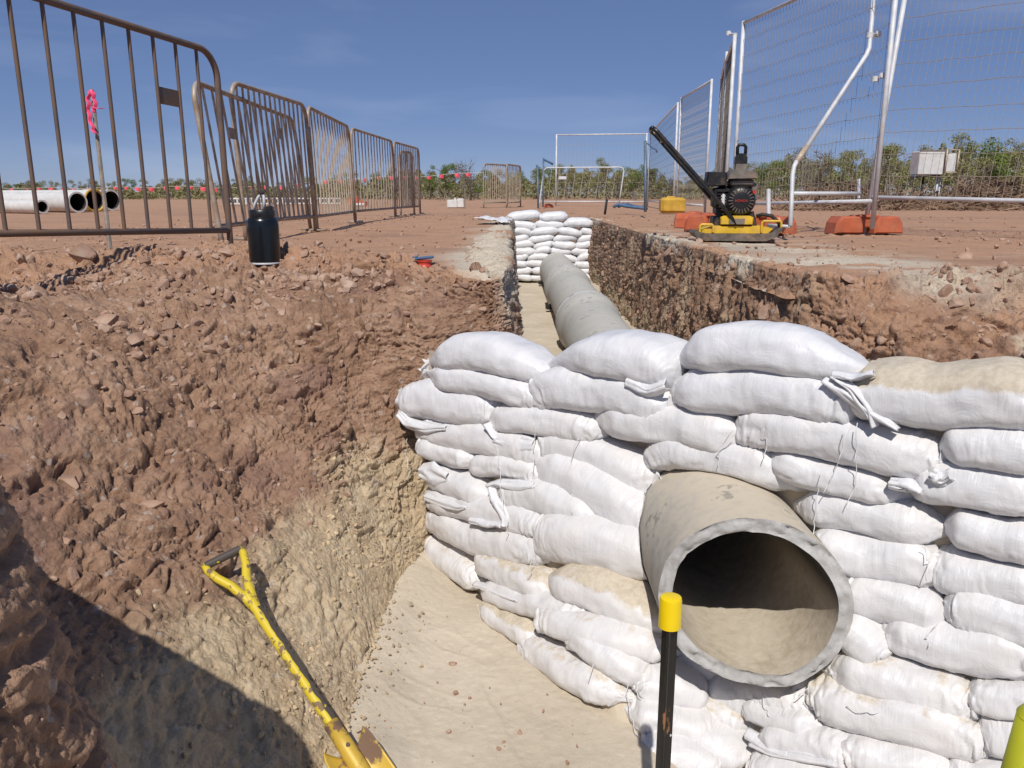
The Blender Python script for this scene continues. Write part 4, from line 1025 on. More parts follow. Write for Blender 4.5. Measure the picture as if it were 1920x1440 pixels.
# bare worn strip on the upper side of the shaft
A, B = np.meshgrid(np.linspace(.10, base_y-.06, 70), np.linspace(-1.75, -.25, 12), indexing='ij')
wd = .35*fbm(np.stack([A*38, A*0, A*0], -1), 4, 3)
ang = B+wd; r0 = .0158-.001*np.sin((A-.02)/(base_y-.02)*3)
Gs = bl+ax*A[..., None]+side*(np.sin(-ang)*r0)[..., None]+nor*(np.cos(ang)*r0)[..., None]
fast_grid('bare_metal_strip', Gs, M['shovelg'], parent=shv, origin=bl)
# blade: curved pan with turned shoulders and a folded socket
A, B = np.meshgrid(np.linspace(0, 1, 40), np.linspace(-1, 1, 31), indexing='ij')
wdt = np.interp(A, [0, .06, .5, .8, 1], [.056, .064, .068, .056, .010])
lenb = .26
dish = .030*(B**2)*(1-.2*A)-.016-.05*A**2*.3+.014*np.exp(-(B/.16)**2)*(1-sstep(.1, .75, A))
bend = ax*-1
pn = bl+ax*(.045-A[..., None]*lenb+.035*(B[..., None]**2)*(A[..., None] < .0))+side*(wdt*B)[..., None]+nor*(dish)[..., None]
pn = pn+ax*(.05*np.abs(B)*(1-sstep(0, .25, A)))[..., None]
ob = fast_grid('blade', pn, M['shovelw'], parent=shv, origin=bl); sm = ob.modifiers.new('thick', 'SOLIDIFY'); sm.thickness = .003
mb = MB(); mb.tube([sv(.15, 0), sv(.08, 0), sv(.02, 0, -.003), sv(-.05, 0, -.004), sv(-.12, 0, -.012)], [.0195, .021, .022, .017, .004], 16); mb.build('socket', M['shovelw'], shv, bl, smooth=True)
mb = MB(); mb.tube([sv(.075, 0, .019), sv(.075, 0, .025)], .005, 8); mb.build('rivet', M['shovelg'], shv, bl)
# ------------------------------------------------------------ crowd-control barriers
def zup(v): return np.array([0, 0, v])
def barrier(p0, p1, label, nb=13, lean=(0, 0), h=1.08, plate=None, r=.0165, cr=.13, mat='rust', mbar='rustbar', group='crowd-control barriers', extend0=False, zb=0.13, tint=None, br=.5):
    p0 = np.array(p0, float); p1 = np.array(p1, float); d = p1-p0; Ln = np.linalg.norm(d); d /= Ln
    up_ = np.array([lean[0], lean[1], 1.]); up_ /= np.linalg.norm(up_)
    t = empty('crowd_barrier', p0, label, 'barrier', group)
    Q = lambda a, b: p0+d*a+up_*b
    pts = [Q(0, 0), Q(0, zb), Q(0, h*.5), Q(0, h-cr)]+[Q(cr-cr*math.cos(k), h-cr+cr*math.sin(k)) for k in np.linspace(.2, math.pi/2, 7)]
    pts += [Q(Ln/2, h)]+[Q(Ln-cr+cr*math.sin(k), h-cr+cr*math.cos(k)) for k in np.linspace(0, math.pi/2-.2, 7)]+[Q(Ln, h-cr), Q(Ln, h*.5), Q(Ln, 0)]
    mb = MB(); mb.tube(pts, r, 10); mb.tube([Q(0, zb), Q(Ln, zb)], r*.9, 8); mb.build('frame', M[mat], t, p0, smooth=True)
    for k in range(1, nb+1):
        a = Ln*k/(nb+1); mb = MB(); top_ = h-(0 if cr < a < Ln-cr else cr-math.sqrt(max(0, cr*cr-(cr-min(a, Ln-a))**2)))
        mb.tube([Q(a, zb), Q(a, top_)], r*br, 6, caps=False); mb.build('bar', M[mbar], t, p0, smooth=True)
    if plate is not None:
        a0, a1 = Ln*plate/(nb+1), Ln*(plate+1)/(nb+1); mb = MB()
        n_ = np.cross(d, up_)
        V = [Q(a, b)+n_*c for a in (a0, a1) for b in (h*.70, h*.775) for c in (-.002, .002)]
        mb.add(V, [(0, 1, 3, 2), (4, 6, 7, 5), (0, 4, 5, 1), (2, 3, 7, 6), (0, 2, 6, 4), (1, 5, 7, 3)]); mb.build('name_plate', M[mat], t, p0)
    for e in (0, 1):       # flat feet
        a = 0 if e == 0 else Ln; n_ = np.cross(d, [0, 0, 1.]); mb = MB()
        mb.tube([Q(a, .012)-n_*.09, Q(a, .012)+n_*.09], .010, 8); mb.build('foot', M[mat], t, p0, smooth=True)
    return t
e1 = P(430, 431, 4.4); e1[2] = 0.0
a62 = P(62, 433, 3.22); dd = (a62-e1); dd[2] = 0; dd /= np.linalg.norm(dd)
barrier(e1, e1+dd*2.15+zup(.07), 'large rusty crowd barrier nearest the camera at the upper left', nb=13, lean=(.0, 0), h=1.045, plate=2, br=.52, mat='rustbacklit', mbar='rustbacklit')
barrier(gp(418, 5.0), gp(583, 7.4), 'leaning rusty barrier standing askew behind the nearest one', nb=13, lean=(-.11, 0), h=.99, plate=3)
barrier(gp(462, 5.75), gp(592, 7.2), 'barrier with a pale rounded corner just right of the askew one', nb=14, lean=(-.03, 0), plate=8)
barrier(gp(595, 7.3), gp(666, 9.4), 'third rusty barrier of the row, with feet at the rocky strip', nb=14, lean=(-.03, 0))
barrier(gp(667, 9.6), gp(741, 11.9), 'barrier with a pinkish left corner, fourth in the row', nb=13, lean=(-.01, 0))
barrier(gp(742, 12.0), gp(788, 13.8), 'farthest upright barrier of the main row on the left', nb=13)
barrier(gp(752, 12.6), gp(777, 13.2), 'short dense barrier section standing behind the end of the row', nb=9, h=.98, plate=None)
barrier(gp(907, 20.3), gp(951, 21.2), 'distant barrier at the end of the flagged line', nb=10, r=.02)
barrier(gp(950, 20.6), gp(976, 22.0), 'distant barrier set at an angle right of the flagged line end', nb=9, r=.02)
gb = barrier(gp(1011, 23.6), gp(1160, 23.2), 'pale barrier leaning in front of the far fence frame', nb=9, lean=(.12, 0), h=1.1, plate=2, mat='galv', mbar='wirelt', r=.02)

# ------------------------------------------------------------ temporary mesh fence
def panel(p0, p1, label, h=2.1, lean0=(0, 0), lean1=(0, 0), z0=.12, r=.02, mat='galv', wire='wire', rows_=12, sp=.075, wr=.0017, zr=(0, 0)):
    p0 = np.array(p0, float); p1 = np.array(p1, float); Ln = np.linalg.norm((p1-p0)[:2])
    t = empty('mesh_fence', p0, label, 'fence', 'temporary mesh fence panels')
    u0 = np.array([*lean0, 1.]); u1 = np.array([*lean1, 1.])
    Q = lambda a, b: (p0+u0*b)*(1-a)+(p1+u1*b)*a+zup(zr[0]*(1-a)+zr[1]*a)*(b < h*.5)
    mb = MB(); mb.tube([p0, p0+u0*h], r, 10); mb.build('post', M[mat], t, p0, smooth=True)
    mb = MB(); mb.tube([p1, p1+u1*h], r, 10); mb.build('post', M[mat], t, p0, smooth=True)
    mb = MB(); mb.tube([Q(0, h-.02), Q(1, h-.02)], r*.85, 10); mb.build('top_rail', M[mat], t, p0, smooth=True)
    mb = MB(); mb.tube([Q(0, z0), Q(1, z0)], r*.9, 10); mb.build('bottom_rail', M[mat], t, p0, smooth=True)
    mb = MB(); n_ = int(Ln/sp); nn = np.cross((p1-p0)/Ln, [0, 0, 1.])*wr*1.5
    for k in range(1, n_): mb.tube([Q(k/n_, z0)+nn, Q(k/n_, h-.02)+nn], wr, 3, caps=False)
    for k in range(1, rows_):
        b = z0+(h-.02-z0)*k/rows_; mb.tube([Q(i/24, b)-nn+zup(.004*math.sin(i*1.9+k)) for i in range(25)], wr*1.35, 3, caps=False)
    mb.build('wire_mesh', M[wire], t, p0, smooth=True)
    return t
f1 = gp(1620, 6.95); f1e = P(1920, 385, 6.1); f1e[2] = 0; dv = f1e-f1; dv[2] = 0; dv /= np.linalg.norm(dv)
panel(f1, f1+dv*2.45, 'leaning mesh fence panel at the right, with the white cabinet seen through it', lean0=(.075, 0), lean1=(.075, 0), z0=.30, zr=(0, -.05), rows_=10, wr=.0020, sp=.055, wire='wirelt')
panel(gp(1634, 6.6)+zup(.05), gp(1371, 8.9), 'tall mesh fence panel left of the diagonal stay', z0=.22, rows_=11, wr=.0018, sp=.055, wire='wirelt')
panel(gp(1357, 9.1), gp(1345, 10.6), 'nearest of the fence panels seen almost edge on', z0=.15, wr=.0024, h=2.0)
panel(gp(1345, 10.7), gp(1338, 12.9), 'second fence panel seen almost edge on, above the yellow can', z0=.15, wr=.0024)
panel(gp(1321, 13.1), gp(1268, 15.5), 'narrow-looking fence panel with dense dusty mesh', z0=.15, wire='wirelt', wr=.003)
panel(gp(1262, 15.8), gp(1214, 23.5), 'long receding fence stretch between the dusty mesh and the far frame', z0=.15, wire='wire', wr=.0022, sp=.2, h=2.05)
panel(gp(1208, 24.2), gp(1042, 24.6), 'far mesh fence panel standing across the end of the trench', z0=.12, r=.024, wire='wirelt', wr=.0022, sp=.12, rows_=7)
# clamps, stay
def clamp(p, q, lab):
    t = empty('fence_clamp', p, lab, 'clamp', 'clamps joining the fence posts'); mb = MB()
    p, q = np.array(p), np.array(q)
    for c_ in (p, q):
        mb.lathe([(.021, -.02), (.027, -.02), (.027, .02), (.021, .02)], 14, c_, closed=True)
    mb.tube([p, q], .012, 8); mb.tube([(p+q)/2-np.array([0, .05, 0]), (p+q)/2+np.array([0, .04, 0])], .007, 8)
    mb.build('collar', M['galv'], t, p)
clamp(P(1631, 66, 6.45), P(1646, 64, 6.55), 'upper clamp joining the stay to the fence post')
clamp(P(1641, 148, 6.45), P(1654, 142, 6.4), 'lower clamp joining the leaning panel to the fence post')
clamp(P(1366, 62, 8.95), P(1378, 66, 8.85), 'clamp at the top of the left fence post, farther away')
st = empty('fence_stay', gp(1482, 6.0), 'bent tubular stay bracing the mesh fence', 'stay')
so_ = np.array(st.location); mb = MB()
mb.tube([P(1643, -60, 6.5), P(1632, 66, 6.45), P(1630, 90, 6.44), P(1624, 104, 6.43), P(1512, 276, 6.15)], .0185, 12); mb.build('upper_arm', M['galv'], st, so_, smooth=True)
mb = MB(); mb.tube([P(1513, 275, 6.15), P(1493, 304, 6.08)], .0215, 12); mb.build('sleeve', M['rustbar'], st, so_, smooth=True)
mb = MB(); mb.tube([P(1494, 302, 6.08), P(1489, 312, 6.07), P(1486, 328, 6.06), P(1484, 380, 6.05), P(1482, 424, 6.0)], .017, 12); mb.build('lower_leg', M['galv'], st, so_, smooth=True)
mb = MB(); mb.tube([P(1484, 363, 6.05), P(1612, 363, 6.42)], .016, 12); mb.build('cross_tube', M['galv'], st, so_, smooth=True)
mb = MB(); mb.tube([P(1482, 425, 6.0), P(1440, 422, 6.2)], .012, 8); mb.build('foot_bar', M['galv'], st, so_, smooth=True)
for (u, v0, v1, D, lab) in [(1441, 355, 402, 6.9, 'short upright galvanised tube standing in a base behind the compactor'), (1611, 336, 372, 6.9, 'short pale tube stub beside the clamped fence posts')]:
    mb = MB(); p0, p1 = P(u, v0, D), P(u, v1, D); mb.tube([p1, p0], .019, 12); tag(mb.build('tube_stub', M['galv'], None, p1, smooth=False), lab, 'tube')
# plastic feet of the fence
def fence_foot(p, rz, label, w=.60, hh=.145, dd_=.24):
    t = empty('plastic_ballast', p, label, 'ballast block', 'orange plastic fence bases', rz)
    for sg in (-1, 1):
        mb = MB(); x0, x1 = sg*.045*w/.6, sg*w/2
        c_ = (x0+x1)/2; R_ = .035
        prof = [(-abs(x1-x0)/2, 0), (abs(x1-x0)/2, 0), (abs(x1-x0)/2-.012, hh*.62), (abs(x1-x0)/2-.05, hh*.98), (-abs(x1-x0)/2+.03, hh*.98), (-abs(x1-x0)/2+.008, hh*.7)]
        if sg < 0: prof = [(-a, b) for a, b in prof][::-1]
        mb.prism([(a+c_, b) for a, b in prof], -dd_/2, dd_/2, bev=.022); mb.build('weight_block', M['orange'], t, angle=25)
    mb = MB(); mb.box((0, .03, hh*.62), (.13*w/.6, dd_*.62, hh*.62), None, .012); mb.box((0, 0, hh*.95), (.24*w/.6, dd_*.5, hh*.2), None, .012); mb.build('bridge', M['orange'], t)
    mb = MB()
    for k in (-.03, .03): mb.lathe([(.024, hh*1.05), (.030, hh*1.05), (.030, hh*1.08), (.024, hh*1.08)], 14, (k, 0, 0), closed=True)
    mb.build('post_socket', M['orange'], t)
    return t
fence_foot(gp(1618, 6.9), .06, 'orange fence base with a dark notch under the leaning right panel', w=.60)
fence_foot(gp(1340, 7.3), -.5, 'orange fence base half hidden behind the left of the compactor', w=.52)
fence_foot(gp(1300, 8.2), .9, 'orange fence base farthest left, beside the yellow can', w=.45)
fence_foot(gp(1437, 6.9), -.9, 'orange fence base behind the right end of the compactor', w=.46)

# ------------------------------------------------------------ plate compactor
cD = 6.0; c0 = gp(1375, cD-.12); comp = empty('plate_compactor', c0, 'dusty yellow plate compactor with black engine at the right trench edge', 'compactor'); k_ = .004
comp.rotation_euler = (0, 0, -.12)
X_ = lambda u: (u-1375)*k_
Z_ = lambda v: (442-v)*k_
def bl_(mb, name, mat, **kw): return mb.build(name, M[mat], comp, **kw)
mb = MB(); prof = [(X_(1297), .055), (X_(1303), .02), (X_(1318), .0), (X_(1425), .0), (X_(1443), .03), (X_(1452), .085), (X_(1449), .10), (X_(1434), .06), (X_(1420), .052), (X_(1320), .052), (X_(1300), .07)]
mb.prism(prof, -.20, .20, bev=.004); bl_(mb, 'base_plate', 'plate')
mb = MB(); mb.prism([(X_(1312), .052), (X_(1430), .052), (X_(1438), .085), (X_(1420), .105), (X_(1330), .105), (X_(1314), .08)], -.17, .17, bev=.01); bl_(mb, 'deck', 'yellow')
mb = MB(); mb.prism([(X_(1345), .115), (X_(1400), .115), (X_(1401), .165), (X_(1394), .176), (X_(1350), .176), (X_(1344), .165)], -.185, -.02, bev=.008); bl_(mb, 'console', 'yellow')
mb = MB(); mb.box(((X_(1372)), -.189, .137), (.11, .006, .04), None, .002); bl_(mb, 'maker_plate', 'tank')
mb = MB(); mb.box((X_(1372), .02, .14), (.30, .22, .06), None, .01); bl_(mb, 'belt_guard', 'engine')
for (ua, ub, hz) in ((1309, 1332, .115), (1416, 1449, .14)):
    mb = MB()
    for yy in (-.185,):
        mb.tube([(X_(ua), yy, .06), (X_(ua), yy, hz-.01), (X_(ua)+.01, yy, hz), (X_(ub)-.01, yy, hz), (X_(ub), yy, hz-.01), (X_(ub), yy, .06)], .008, 8)
    bl_(mb, 'lifting_handle', 'yellow', smooth=False)
mb = MB()
for sx in (-1, 1): mb.tube([(X_(1372)+sx*.13, -.1, .10), (X_(1372)+sx*.10, -.1, .20)], .028, 10)
bl_(mb, 'rubber_mount', 'dark')
mb = MB(); mb.tube([(X_(1408), -.12, .17), (X_(1418), -.13, .185), (X_(1434), -.13, .175), (X_(1447), -.13, .13), (X_(1450), -.12, .10)], .014, 10); bl_(mb, 'hose', 'dark', smooth=True)
# engine
mb = MB(); mb.box((X_(1368), .02, .275), (.24, .24, .22), None, .03); mb.box((X_(1343), -.04, .30), (.10, .14, .14), None, .015)
for k in range(7): mb.box((X_(1362), -.06, .215+.022*k), (.20, .16, .008), None, 0)
bl_(mb, 'engine_block', 'engine')
mb = MB(); cx, cz_ = X_(1378), Z_(372)
Rt = lambda prof: [(r, y) for r, y in prof]
mb.lathe([(.001, -.175), (.035, -.178), (.075, -.172), (.094, -.16), (.106, -.14), (.109, -.10), (.109, -.05)], 40, (cx, 0, cz_), axis='y'); bl_(mb, 'recoil_cover', 'black', angle=50)
mb = MB()
for k in range(22):
    a = 2*math.pi*k/22; mb.box((cx+.073*math.cos(a), -.176, cz_+.073*math.sin(a)), (.030, .006, .006), np.array(Matrix.Rotation(-a, 3, 'Y')))
bl_(mb, 'cooling_slot', 'plate')
tcv = bpy.data.curves.new('lettering', 'FONT'); tcv.body = 'HONDA'; tcv.size = .024; tcv.extrude = .0008; tcv.align_x = 'CENTER'
to = bpy.data.objects.new('lettering', tcv); col.objects.link(to); bpy.context.view_layer.update()
tm = bpy.data.meshes.new_from_object(to.evaluated_get(bpy.context.evaluated_depsgraph_get())); bpy.data.objects.remove(to)
tm.materials.clear(); tm.materials.append(M['red']); tob = bpy.data.objects.new('lettering', tm); col.objects.link(tob); tob.parent = comp
tob.location = (cx, -.184, cz_-.008); tob.rotation_euler = (math.pi/2, 0, 0)
mb = MB(); mb.box((X_(1348), -.12, Z_(372)), (.03, .05, .10), None, .01); bl_(mb, 'fuel_valve', 'white')
mb = MB(); mb.prism([(X_(1317), Z_(348)), (X_(1353), Z_(346)), (X_(1353), Z_(323)), (X_(1319), Z_(322))], -.13, .06, bev=.012); bl_(mb, 'air_filter', 'engine')
mb = MB(); mb.prism([(X_(1354), Z_(335)), (X_(1406), Z_(334)), (X_(1403), Z_(324)), (X_(1388), Z_(318)), (X_(1361), Z_(318)), (X_(1357), Z_(325))], -.15, .10, bev=.012); mb.box((X_(1380), -.02, Z_(341)), (.17, .20, .05), None, .015); bl_(mb, 'fuel_tank', 'tank')
mb = MB(); mb.box((X_(1403), -.02, Z_(357)), (.05, .16, .12), None, .01); bl_(mb, 'muffler', 'tank')
mb = MB(); mb.tube([(X_(1400), -.15, Z_(357)), (X_(1400), -.17, Z_(357))], .013, 10); bl_(mb, 'switch', 'red')
mb = MB(); mb.prism([(X_(1369), Z_(320)), (X_(1388), Z_(320)), (X_(1388), Z_(308)), (X_(1369), Z_(308))], -.06, .02, bev=.003); bl_(mb, 'hook_bracket', 'tank')
mb = MB(); mb.prism([(X_(1368), Z_(308)), (X_(1389), Z_(308)), (X_(1389), Z_(297)), (X_(1385), Z_(290)), (X_(1372), Z_(290)), (X_(1368), Z_(297))], -.055, .015, bev=.004); bl_(mb, 'hook_block', 'black')
mb = MB(); mb.tube([(X_(1372), -.02, Z_(292)), (X_(1371.5), -.02, Z_(279)), (X_(1374), -.02, Z_(275.5)), (X_(1378), -.02, Z_(274.5)), (X_(1383), -.02, Z_(275.5)), (X_(1386), -.02, Z_(279)), (X_(1386), -.02, Z_(292))], .012, 10)
bl_(mb, 'lifting_eye', 'black', smooth=True)
mb = MB()
for yy in (-.14, .14): mb.tube([(X_(1372), yy*.9-.05, Z_(414)), (X_(1352), yy-.05, Z_(388)), (X_(1330), yy-.04, Z_(364)), (X_(1228), yy, Z_(254)), (X_(1219), yy, Z_(247))], .0155, 12)
for (ua, va) in ((1219, 247), (1240, 266)): mb.tube([(X_(ua), -.14, Z_(va)), (X_(ua)-.004, 0, Z_(va)+.004), (X_(ua), .14, Z_(va))], .0155, 12)
bl_(mb, 'push_handle', 'black', smooth=True)

# ------------------------------------------------------------ jug, tab, sheet, cans
jp, jn = hit(498, 489); jD = 3.75
jug = empty('water_jug', gp(498, jD, 0.005), 'black enamelled water jug standing on the left rim', 'jug'); jx = .0025*.98
mb = MB(); mb.lathe([(.0, 0), (.064, 0), (.070, .006), (.0715, .02), (.0715, .17), (.070, .195), (.064, .210), (.052, .218), (.0, .219)], 48); mb.build('body', M['jug'], jug, angle=50)
mb = MB(); mb.lathe([(.0712, .002), (.0718, .003), (.0718, .009), (.0712, .010)], 48); mb.build('steel_ring', M['galv'], jug, angle=50)
mb = MB(); mb.lathe([(.0, .214), (.056, .214), (.058, .222), (.058, .243), (.053, .249), (.0, .250)], 40); mb.box((.038, 0, .255), (.03, .04, .022), None, .006); mb.build('lid', M['black'], jug, angle=40)
mb = MB(); mb.tube([(-.036, 0, .245), (-.030, 0, .275), (-.012, 0, .305), (.002, 0, .318), (.012, 0, .312), (.013, 0, .285), (.010, 0, .25)], .0065, 10); mb.build('carry_loop', M['galv'], jug, smooth=True)
mb = MB(); mb.tube([(.003, 0, .316), (-.004, 0, .324), (.012, 0, .322)], .010, 10); mb.build('loop_joint', M['dark'], jug, smooth=True)
tb, _ = hit(796, 494)
t = empty('can_tab', (tb[0], tb[1], 0.0), 'small red and blue string-line reel lying on the orange dirt', 'reel')
mb = MB(); mb.lathe([(.0, .0), (.032, .0), (.034, .006), (.030, .012), (.030, .022), (.034, .026), (.034, .033), (.0, .034)], 24); mb.build('reel_body', M['red'], t)
t.name = 'string_reel'
mb = MB(); mb.box((.0, 0, .043), (.085, .03, .012), np.array(Matrix.Rotation(-.1, 3, 'Y')), .004); mb.tube([(-.03, 0, .05), (-.055, .0, .046)], .004, 6); mb.build('blue_clip', M['blue'], t)
# empty white sack lying at the left end of the far bag wall
A, B = np.meshgrid(np.linspace(-1, 1, 34), np.linspace(-1, 1, 26), indexing='ij'); c_ = gp(928, 9.4)
Q = np.stack([A*.19+.04*B, B*.30, .035+.03*fbm(np.stack([A*2, B*2, A*0], -1), 3, 5)+.02*np.abs(np.sin(A*3+B*2))-.045*np.maximum(0, A-.3)], -1)+c_
ob = fast_grid('empty_sack', Q, M['bag'], attrs={'sand': A*0, 'film': A*0}, uv=np.stack([A, B], -1), origin=tuple(c_))
sm = ob.modifiers.new('thick', 'SOLIDIFY'); sm.thickness = .01
tag(ob, 'empty flattened white sack lying on the left edge of the trench', 'sack')
t = empty('fuel_can', gp(1260, 14.2), 'mustard-yellow plastic can lying on the ground left of the compactor', 'can')
mb = MB(); mb.box((0, 0, .14), (.44, .26, .27), None, .045); mb.build('body', M['jerry'], t, angle=30)
for k in range(3):
    mb = MB(); mb.box((.10+.045*k, -.128, .14), (.018, .012, .20), None, .004); mb.build('rib', M['jerry'], t)
mb = MB(); mb.tube([(-.1, 0, .27), (-.1, 0, .285), (.04, 0, .285), (.04, 0, .27)], .012, 8); mb.build('handle', M['jerry'], t, smooth=True)

# ------------------------------------------------------------ posts, ropes, ribbons
def post(u0, v0, u1, v1, D, r, mat, name, label, cat, group=None):
    p0, p1 = P(u0, v0, D), P(u1, v1, D); t = empty(name, p0, label, cat, group); mb = MB(); mb.tube([p0, p1], r, 8); mb.build('shaft', M[mat], t, p0, smooth=True)
    return t, p0, p1
def rope(t, o0, pts, r=.02, mat='blue', name='rope_tail'):
    mb = MB(); mb.tube(pts, r, 6); return mb.build(name, M[mat], t, o0, smooth=True)
t, p0, p1 = post(1210, 397, 1210, 264, 11.8, .022, 'bluegrey', 'marker_post', 'grey-blue post with a blue rope tail left of the yellow can', 'post')
rope(t, p0, [P(1208, 268, 11.8), P(1216, 270, 11.8), P(1224, 278, 11.8), P(1230, 280, 11.8), P(1232, 286, 11.8)], .012)
t, p0, p1 = post(1009, 390, 1008, 313, 19.5, .022, 'bluegrey', 'marker_post', 'thin distant post with a blue knot, left of the pale leaning barrier', 'post')
rope(t, p0, [P(1006, 310, 19.5), P(1010, 316, 19.5), P(1011, 320, 19.5)], .03)
t, p0, p1 = post(1018, 388, 1019, 296, 19.8, .02, 'bluegrey', 'marker_post', 'slim bluish post beside the left end of the pale barrier', 'post')
rope(t, p0, [P(1019, 299, 19.8), P(1028, 303, 19.8), P(1037, 308, 19.8)], .03)
t, p0, p1 = post(1134, 402, 1138, 374, 11.9, .018, 'dark', 'marker_peg', 'short dark peg leaning at the head of the trench', 'peg')
t = empty('strap_heap', gp(1165, 13.8), 'blue strap crumpled on the ground beyond the trench', 'strap'); o0 = np.array(t.location)
for k in range(3): rope(t, o0, [P(1150+10*k, 388-k, 13.6), P(1160+8*k, 383, 13.6+.1*k), P(1175+6*k, 387, 13.6), P(1212, 391, 13.2)], .03, 'blue', 'strap_loop')
# leaning stake with ribbon
p0 = gp(207, 4.62); p1 = P(172, 168, 4.62)
t = empty('survey_stake', p0, 'leaning grey stake with a pink ribbon, seen through the nearest barrier', 'stake'); mb = MB(); mb.tube([p0, p1], [.013, .0105], 7); mb.build('stake', M['wood'], t, p0)
mb = MB(); mb.tube([P(171, 170, 4.62), P(172.5, 176, 4.62)], .015, 10); mb.build('ribbon_knot', M['pink'], t, p0)
for q in ([(168, 172), (165, 190), (166, 212), (172, 235), (178, 250)], [(173, 172), (178, 190), (177, 212)], [(174, 200), (184, 204), (194, 203)]):
    c = [P(u, v, 4.58) for u, v in q]; fl = []
    for i in range(len(c)-1):
        for f in np.linspace(0, 1, 5, endpoint=False): fl.append(c[i]*(1-f)+c[i+1]*f)
    fl = np.array(fl+[c[-1]]); wd = .013; n_ = len(fl)
    Gq = np.stack([fl+np.array([math.cos(0), .3, 0])*wd*a+np.array([0, .01*math.sin(a*4), 0]) for a in (-.5, -.2, .2, .5)], 1)
    Gq[..., 0] += (.006*np.sin(np.arange(n_)*1.3))[:, None]
    ob = fast_grid('ribbon_tail', Gq, M['pink'], parent=t, origin=p0); sm = ob.modifiers.new('thick', 'SOLIDIFY'); sm.thickness = .001
# flag bunting
bD = 19.
ctl = [(-60, 352), (110, 353), (330, 350), (450, 352), (540, 346), (625, 338), (715, 332), (800, 330), (860, 326), (905, 322)]
uu = np.array([c[0] for c in ctl]); vv = np.array([c[1] for c in ctl])
us = np.linspace(-60, 905, 120); vs_ = np.interp(us, uu, vv)+1.2*np.sin(us*.05)
t = empty('flag_line', gp(400, bD), 'string of coral-red flags stretched across the far left ground', 'bunting'); o0 = np.array(t.location)
mb = MB(); mb.tube([P(u, v, bD) for u, v in zip(us, vs_)], .004, 4, caps=False); mb.build('cord', M['white'], t, o0, smooth=True)
uf = -50
while uf < 900:
    v = np.interp(uf, us, vs_); c_ = P(uf, v, bD); s_ = rng.uniform(.045, .075); a = rng.uniform(-.6, .6)
    dx = np.array([math.cos(a), math.sin(a), 0]); V = [c_-dx*s_, c_+dx*s_, c_+dx*s_*.7-zup(s_*1.3)+np.array([0, .03, 0]), c_-dx*s_*.6-zup(s_*1.2)]
    V += [q+np.array([0, .004, 0]) for q in V]
    mb = MB(); mb.add(V, [(0, 1, 2, 3), (7, 6, 5, 4), (0, 4, 5, 1), (1, 5, 6, 2), (2, 6, 7, 3), (3, 7, 4, 0)]); mb.build('flag', M['pinkr'], t, o0)
    uf += rng.uniform(20, 30)
for (u, D, lab) in [(203, 18.5, 'thin flag-line stake beside the open concrete pipes'), (22, 18.5, 'thin flag-line stake at the far left'), (872, 18.9, 'thin flag-line stake left of the distant barrier')]:
    p0 = gp(u, D); mb = MB(); mb.tube([p0, p0+zup(.48)], .012, 6); tag(mb.build('flag_stake', M['wood'], None, p0, smooth=False), lab, 'stake')

# ------------------------------------------------------------ stockpile of big pipes, far left
def fpipe(u, v, D, R, Ln, ang, mat, label, t_=.04, rim=None):
    c = P(u, v, D); c[2] = R; t = empty('stacked_pipe', (c[0], c[1], 0), label, 'pipe', 'stockpiled pipes at the far left'); o0 = (c[0], c[1], 0)
    d = np.array([-math.cos(ang), math.sin(ang), 0]); s_ = np.array([d[1], -d[0], 0]); mb = MB(); n = 40
    def ring(r, a): return [c+d*a+r*(math.cos(k)*s_+math.sin(k)*np.array([0, 0, 1.])) for k in np.linspace(0, 2*math.pi, n, endpoint=False)]
    t_ = .022; V = ring(R-t_, 0)+ring(R*1.06, 0)+ring(R*1.06, .25)+ring(R, .32)+ring(R, Ln); Fc = []
    for r in range(4):
        r2 = r+1
        for k in range(n): k2 = (k+1) % n; Fc.append((r*n+k, r*n+k2, r2*n+k2, r2*n+k))
    mb.add(V, Fc); mb.build('barrel', M[mat], t, o0, angle=40)
    mb = MB(); mb.add(ring(R-t_, .001)+ring(R-t_, Ln), [(k, n+k, n+(k+1) % n, (k+1) % n) for k in range(n)]); mb.build('bore', M['dark'], t, o0, smooth=True)  # shade deep inside the pipe painted as a dark bore
    if rim:
        mb = MB(); mb.tube(ring(R*1.02, -.01)+[ring(R*1.02, -.01)[0]], .022, 6); mb.build('rim', M[rim], t, o0, smooth=True)
fpipe(79, 384, 14.2, .115, 6, .52, 'whitep', 'smallest white pipe lying in front of the stockpile')
fpipe(146, 377, 15.2, .185, 6, .50, 'whitep', 'white pipe with open end, left of the yellow-rimmed one')
fpipe(177, 375, 16.2, .21, 6, .48, 'whitep', 'yellow-rimmed open pipe in the stockpile', rim='jerry')
fpipe(209, 374, 17.2, .21, 6, .46, 'whitep', 'rightmost open pipe of the stockpile')
# white beams, orange block, white tank far off
for i, (u0, u1) in enumerate([(428, 470), (470, 512), (512, 556), (556, 598), (598, 642)]):
    D = 26+i*.3; a, b = P(u0, 381, D), P(u1-2, 381, D); a[2] = b[2] = 0; t = empty('white_beam', a, ['leftmost of the white beams lying on the far ground', 'white beam second from the left on the far ground', 'white beam in the middle of the far row', 'white beam second from the right on the far ground', 'white beam at the right end of the far row, near the orange block'][i], 'beam', 'white beams lying beyond the barriers')
    Ln = b[0]-a[0]; mb = MB(); mb.box((Ln/2, 0, .20), (Ln, .3, .05), None, .01); mb.box((Ln/2, 0, .04), (Ln, .3, .05), None, .01); mb.build('flange', M['white'], t)
    mb = MB(); mb.box((Ln/2, .02, .12), (Ln*.98, .05, .11)); mb.build('web', M['jerry' if i % 2 else 'white'], t)
    for k in range(5): mb = MB(); mb.box((Ln*(k+.5)/5, -.05, .12), (.05, .2, .11)); mb.build('rib', M['white'], t)
